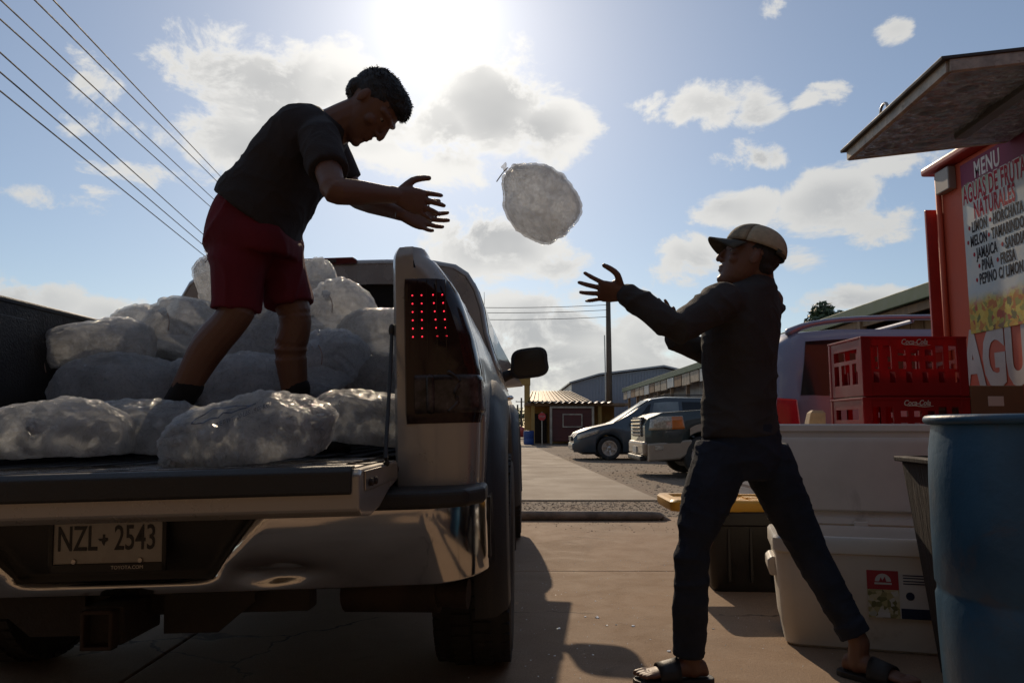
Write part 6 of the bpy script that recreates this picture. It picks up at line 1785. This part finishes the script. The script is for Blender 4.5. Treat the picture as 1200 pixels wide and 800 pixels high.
for A_, dr_ in foot_dirs:
    d_ = dr_.normalized(); sd = V((-d_.y, d_.x, 0)); a0 = V((A_.x, A_.y, .036))
    b.tube([A_, a0 + V((0, 0, .03)) - d_ * .01], [.036, .036], 12)
    rs = []
    for q, w_, h_ in ((-.065, .016, .03), (-.055, .028, .055), (-.02, .031, .068), (.03, .034, .066), (.08, .040, .048), (.125, .043, .034), (.15, .042, .028)):
        rs.append([a0 + d_ * q + sd * (w_ * math.cos(t_)) + V((0, 0, h_ / 2 + h_ / 2 * math.sin(t_))) for t_ in (2 * math.pi * j / 14 for j in range(14))])
    b.rings(rs)
    for k_, (off_, ln, r_) in enumerate(((-.028, .052, .0125), (-.009, .050, .0095), (.008, .044, .009), (.022, .037, .0085), (.034, .028, .0082))):
        if A_ is RA: off_ = -off_
        p = a0 + d_ * .138 + sd * off_ + V((0, 0, .013)); b.tube([p, p + d_ * ln * .5 + V((0, 0, .003)), p + d_ * ln - V((0, 0, .002))], [r_, r_, r_ * .9], 8)
me = remesh(b, .0042, 2)
finish(me, 'body', M_skin2, P2)
eyes(T2 @ Mh2, P2, M_skin2)
h = MB(); h.ell((-.018, 0, .034), (.0965, .0785, .082), 20, 12); h.ell((-.055, 0, -.02), (.042, .064, .036), 16, 10); h.v = [tuple(Mh2 @ V(p)) for p in h.v]
me = remesh(h, .005, 1); inv = Mh2.inverted()
trim_hair(me, inv, lambda q: q.x > -.03 and q.z < .03 or q.z < -.045)
strands(me, Mh2, 1500, .012, (.1, .4), 6, 'hair_locks', P2)
finish(me, 'hair', M_hair, P2)
# baseball cap: crown panels, brim, strap
M_capf = mat('cap_front', (.22, .18, .12), .85, var=.5, vs=28, bump=.2, bs=200); M_capb = mat('cap_mesh', (.46, .39, .27), .85, var=.12, vs=60, bump=.5, bs=320); M_brim = mat('cap_brim', (.055, .05, .035), .8, var=.5, vs=26, bump=.2, bs=200)
cp = empty('cap', (0, 0, 0)); tag(cp); cp.name = 'baseball_cap'; 
cp.location = Mh2 @ V((0, 0, .05)); tag(cp, 'tan trucker cap with dark camouflage brim on the catching man', 'cap')
bpy.context.view_layer.update()
TC = Matrix.Translation(-cp.location) @ Mh2 @ Matrix.Translation((0, 0, .006)) @ Matrix.Rotation(R(-2), 4, 'Y')
def dome(a0, a1, nm, m, lift=0.0):
    mb = MB()
    def fn(az_, t):
        a = R(az_); el = R(2 + 88 * t)
        rx, ry, rz = .108 + lift, .087 + lift, .096 + lift
        fwdp = .008 * math.cos(a) * math.cos(el)
        return TC @ V((-.010 + fwdp + rx * math.cos(a) * math.cos(el) ** .8, ry * math.sin(a) * math.cos(el) ** .8, .040 + rz * math.sin(el) ** .92))
    mb.grid(fn, [a0 + (a1 - a0) * i / 16 for i in range(17)], [i / 12 for i in range(13)])
    return mb.obj(nm, m, cp, smooth=True, solid=.004)
dome(-62, 62, 'front_panel', M_capf, .001); dome(62, 180, 'mesh_panel', M_capb); dome(180, 298, 'mesh_panel', M_capb)
mb = MB()
def brim(u, t):
    a = R(-66 + 132 * u); rr0 = V((.104 * math.cos(a) - .004, .086 * math.sin(a), .044)); out = V((.075 * (math.cos(a) ** .7), .012 * math.sin(a), -.012))
    p = rr0 + out * t; p.z -= .030 * (p.y / .08) ** 2 * (.3 + .7 * t); return TC @ p
mb.grid(brim, [i / 24 for i in range(25)], [i / 8 for i in range(9)]); mb.obj('brim', M_brim, cp, smooth=True, solid=.005)
mb = MB(); mb.ell(TC @ V((-.008, 0, .1375)), (.008, .008, .005), 10, 6); mb.obj('button', M_capf, cp, smooth=True)
mb = MB(); mb.grid(lambda a, t: TC @ V((-.012 + .111 * math.cos(R(a)), .089 * math.sin(R(a)), .030 + .022 * t)), [125 + 11 * i for i in range(11)], [0, .5, 1]); mb.obj('strap', M_brim, cp, smooth=True, solid=.004)
mb = MB(); mb.lathe([(.0, .0), (.016, .0), (.018, -.004)], 16, (0, 0, 0), 'x'); mb.v = [tuple(TC @ V((.109 + p[0] * .5 - .02, p[1], .088 + p[2]))) for p in mb.v]; mb.obj('badge', M_brim, cp)
# shirt
c = MB()
torso_rings(c, [(K(868, 512), .128, .180, fwd), (K(867, 495), .130, .180, fwd), (K(867, 455), .124, .165, fwd), (K(867, 405), .126, .186, fwd), (K(873, 368), .114, .196, fwd), (K(879, 346), .092, .160, fwd), (K(884, 333), .072, .086, fwd), (K(885, 326), .066, .068, fwd)], lft)
for S_, E_, W_ in ((LS, LE, LW), (RS, RE, RW)):
    iw = K(873, 368)
    c.tube([S_.lerp(iw, .35), S_, S_.lerp(E_, .5), E_, E_.lerp(W_, .3), E_.lerp(W_, .75), E_.lerp(W_, .97)], [.078, .074, .064, .058, .055, .046, .040], 18, round_ends=True)
    e_ = (W_ - E_).normalized(); c.tube([E_.lerp(W_, .90), E_.lerp(W_, 1.0)], [.044, .045], 16, round_ends=False)
me = remesh(c, .0065, 4)
wrinkle(me, .007, 5.0, (.8, .8, 1.4), 12.0); wrinkle(me, .003, 12, (.8, .8, 1.4), 15.0)
finish(me, 'shirt', M_long, P2)
# jeans
c = MB()
torso_rings(c, [(K(868, 492), .124, .168, fwd), (K(869, 515), .130, .176, fwd), (K(871, 540), .128, .178, fwd), (K(873, 560), .10, .15, fwd)], lft)
c.tube([K(848, 528, 2.85), K(832, 575, 2.82), K(816, 622, 2.80), K(811, 650, 2.80), K(810, 700, 2.82), K(808, 750, 2.855), K(807, 768, 2.86)], [.102, .092, .074, .065, .063, .058, .056], 20, round_ends=False)
c.tube([K(893, 530, 2.97), K(915, 578, 2.97), K(940, 628, 2.975), K(955, 657, 2.97), K(978, 700, 2.945), K(1000, 738, 2.91), K(1003, 744, 2.905)], [.102, .091, .073, .066, .060, .053, .052], 20, round_ends=False)
c.tube([K(994, 728, 2.915), K(1003, 744, 2.905)], [.060, .060], 18, round_ends=False)
me = remesh(c, .0065, 3)
wrinkle(me, .005, 5.0, (1, 1, 1.7), 21.0); wrinkle(me, .0025, 14, (.8, .8, 1.6), 25.0)
finish(me, 'jeans', M_jean, P2)
# slide sandals
for A_, dr_ in foot_dirs:
    d_ = dr_.normalized(); sd = V((-d_.y, d_.x, 0)); a0 = V((A_.x, A_.y, .0125))
    c = MB(); outl = []
    for q, w_ in ((-.085, .012), (-.08, .026), (-.06, .036), (0, .038), (.06, .042), (.11, .050), (.16, .048), (.19, .036), (.205, .014)):
        outl.append((q, w_))
    ring = [a0 + d_ * q + sd * w_ for q, w_ in outl] + [a0 + d_ * q - sd * w_ for q, w_ in reversed(outl)]
    c.rings([ring, [p + V((0, 0, .022)) for p in ring]]); so = c.obj('sandal_sole', M_sandal, P2, bevel=.004); so.data.transform(T2)
    c = MB()
    def strap(q, t):
        a = math.pi * t; x = .045 + q * .075
        return a0 + d_ * x + sd * (.049 * math.cos(a)) + V((0, 0, .018 + (.070 - .018 * q) * math.sin(a) ** .8))
    c.grid(strap, [0, .33, .66, 1], [i / 14 for i in range(15)]); so = c.obj('sandal_strap', M_sandal, P2, smooth=True, solid=.006); so.data.transform(T2)
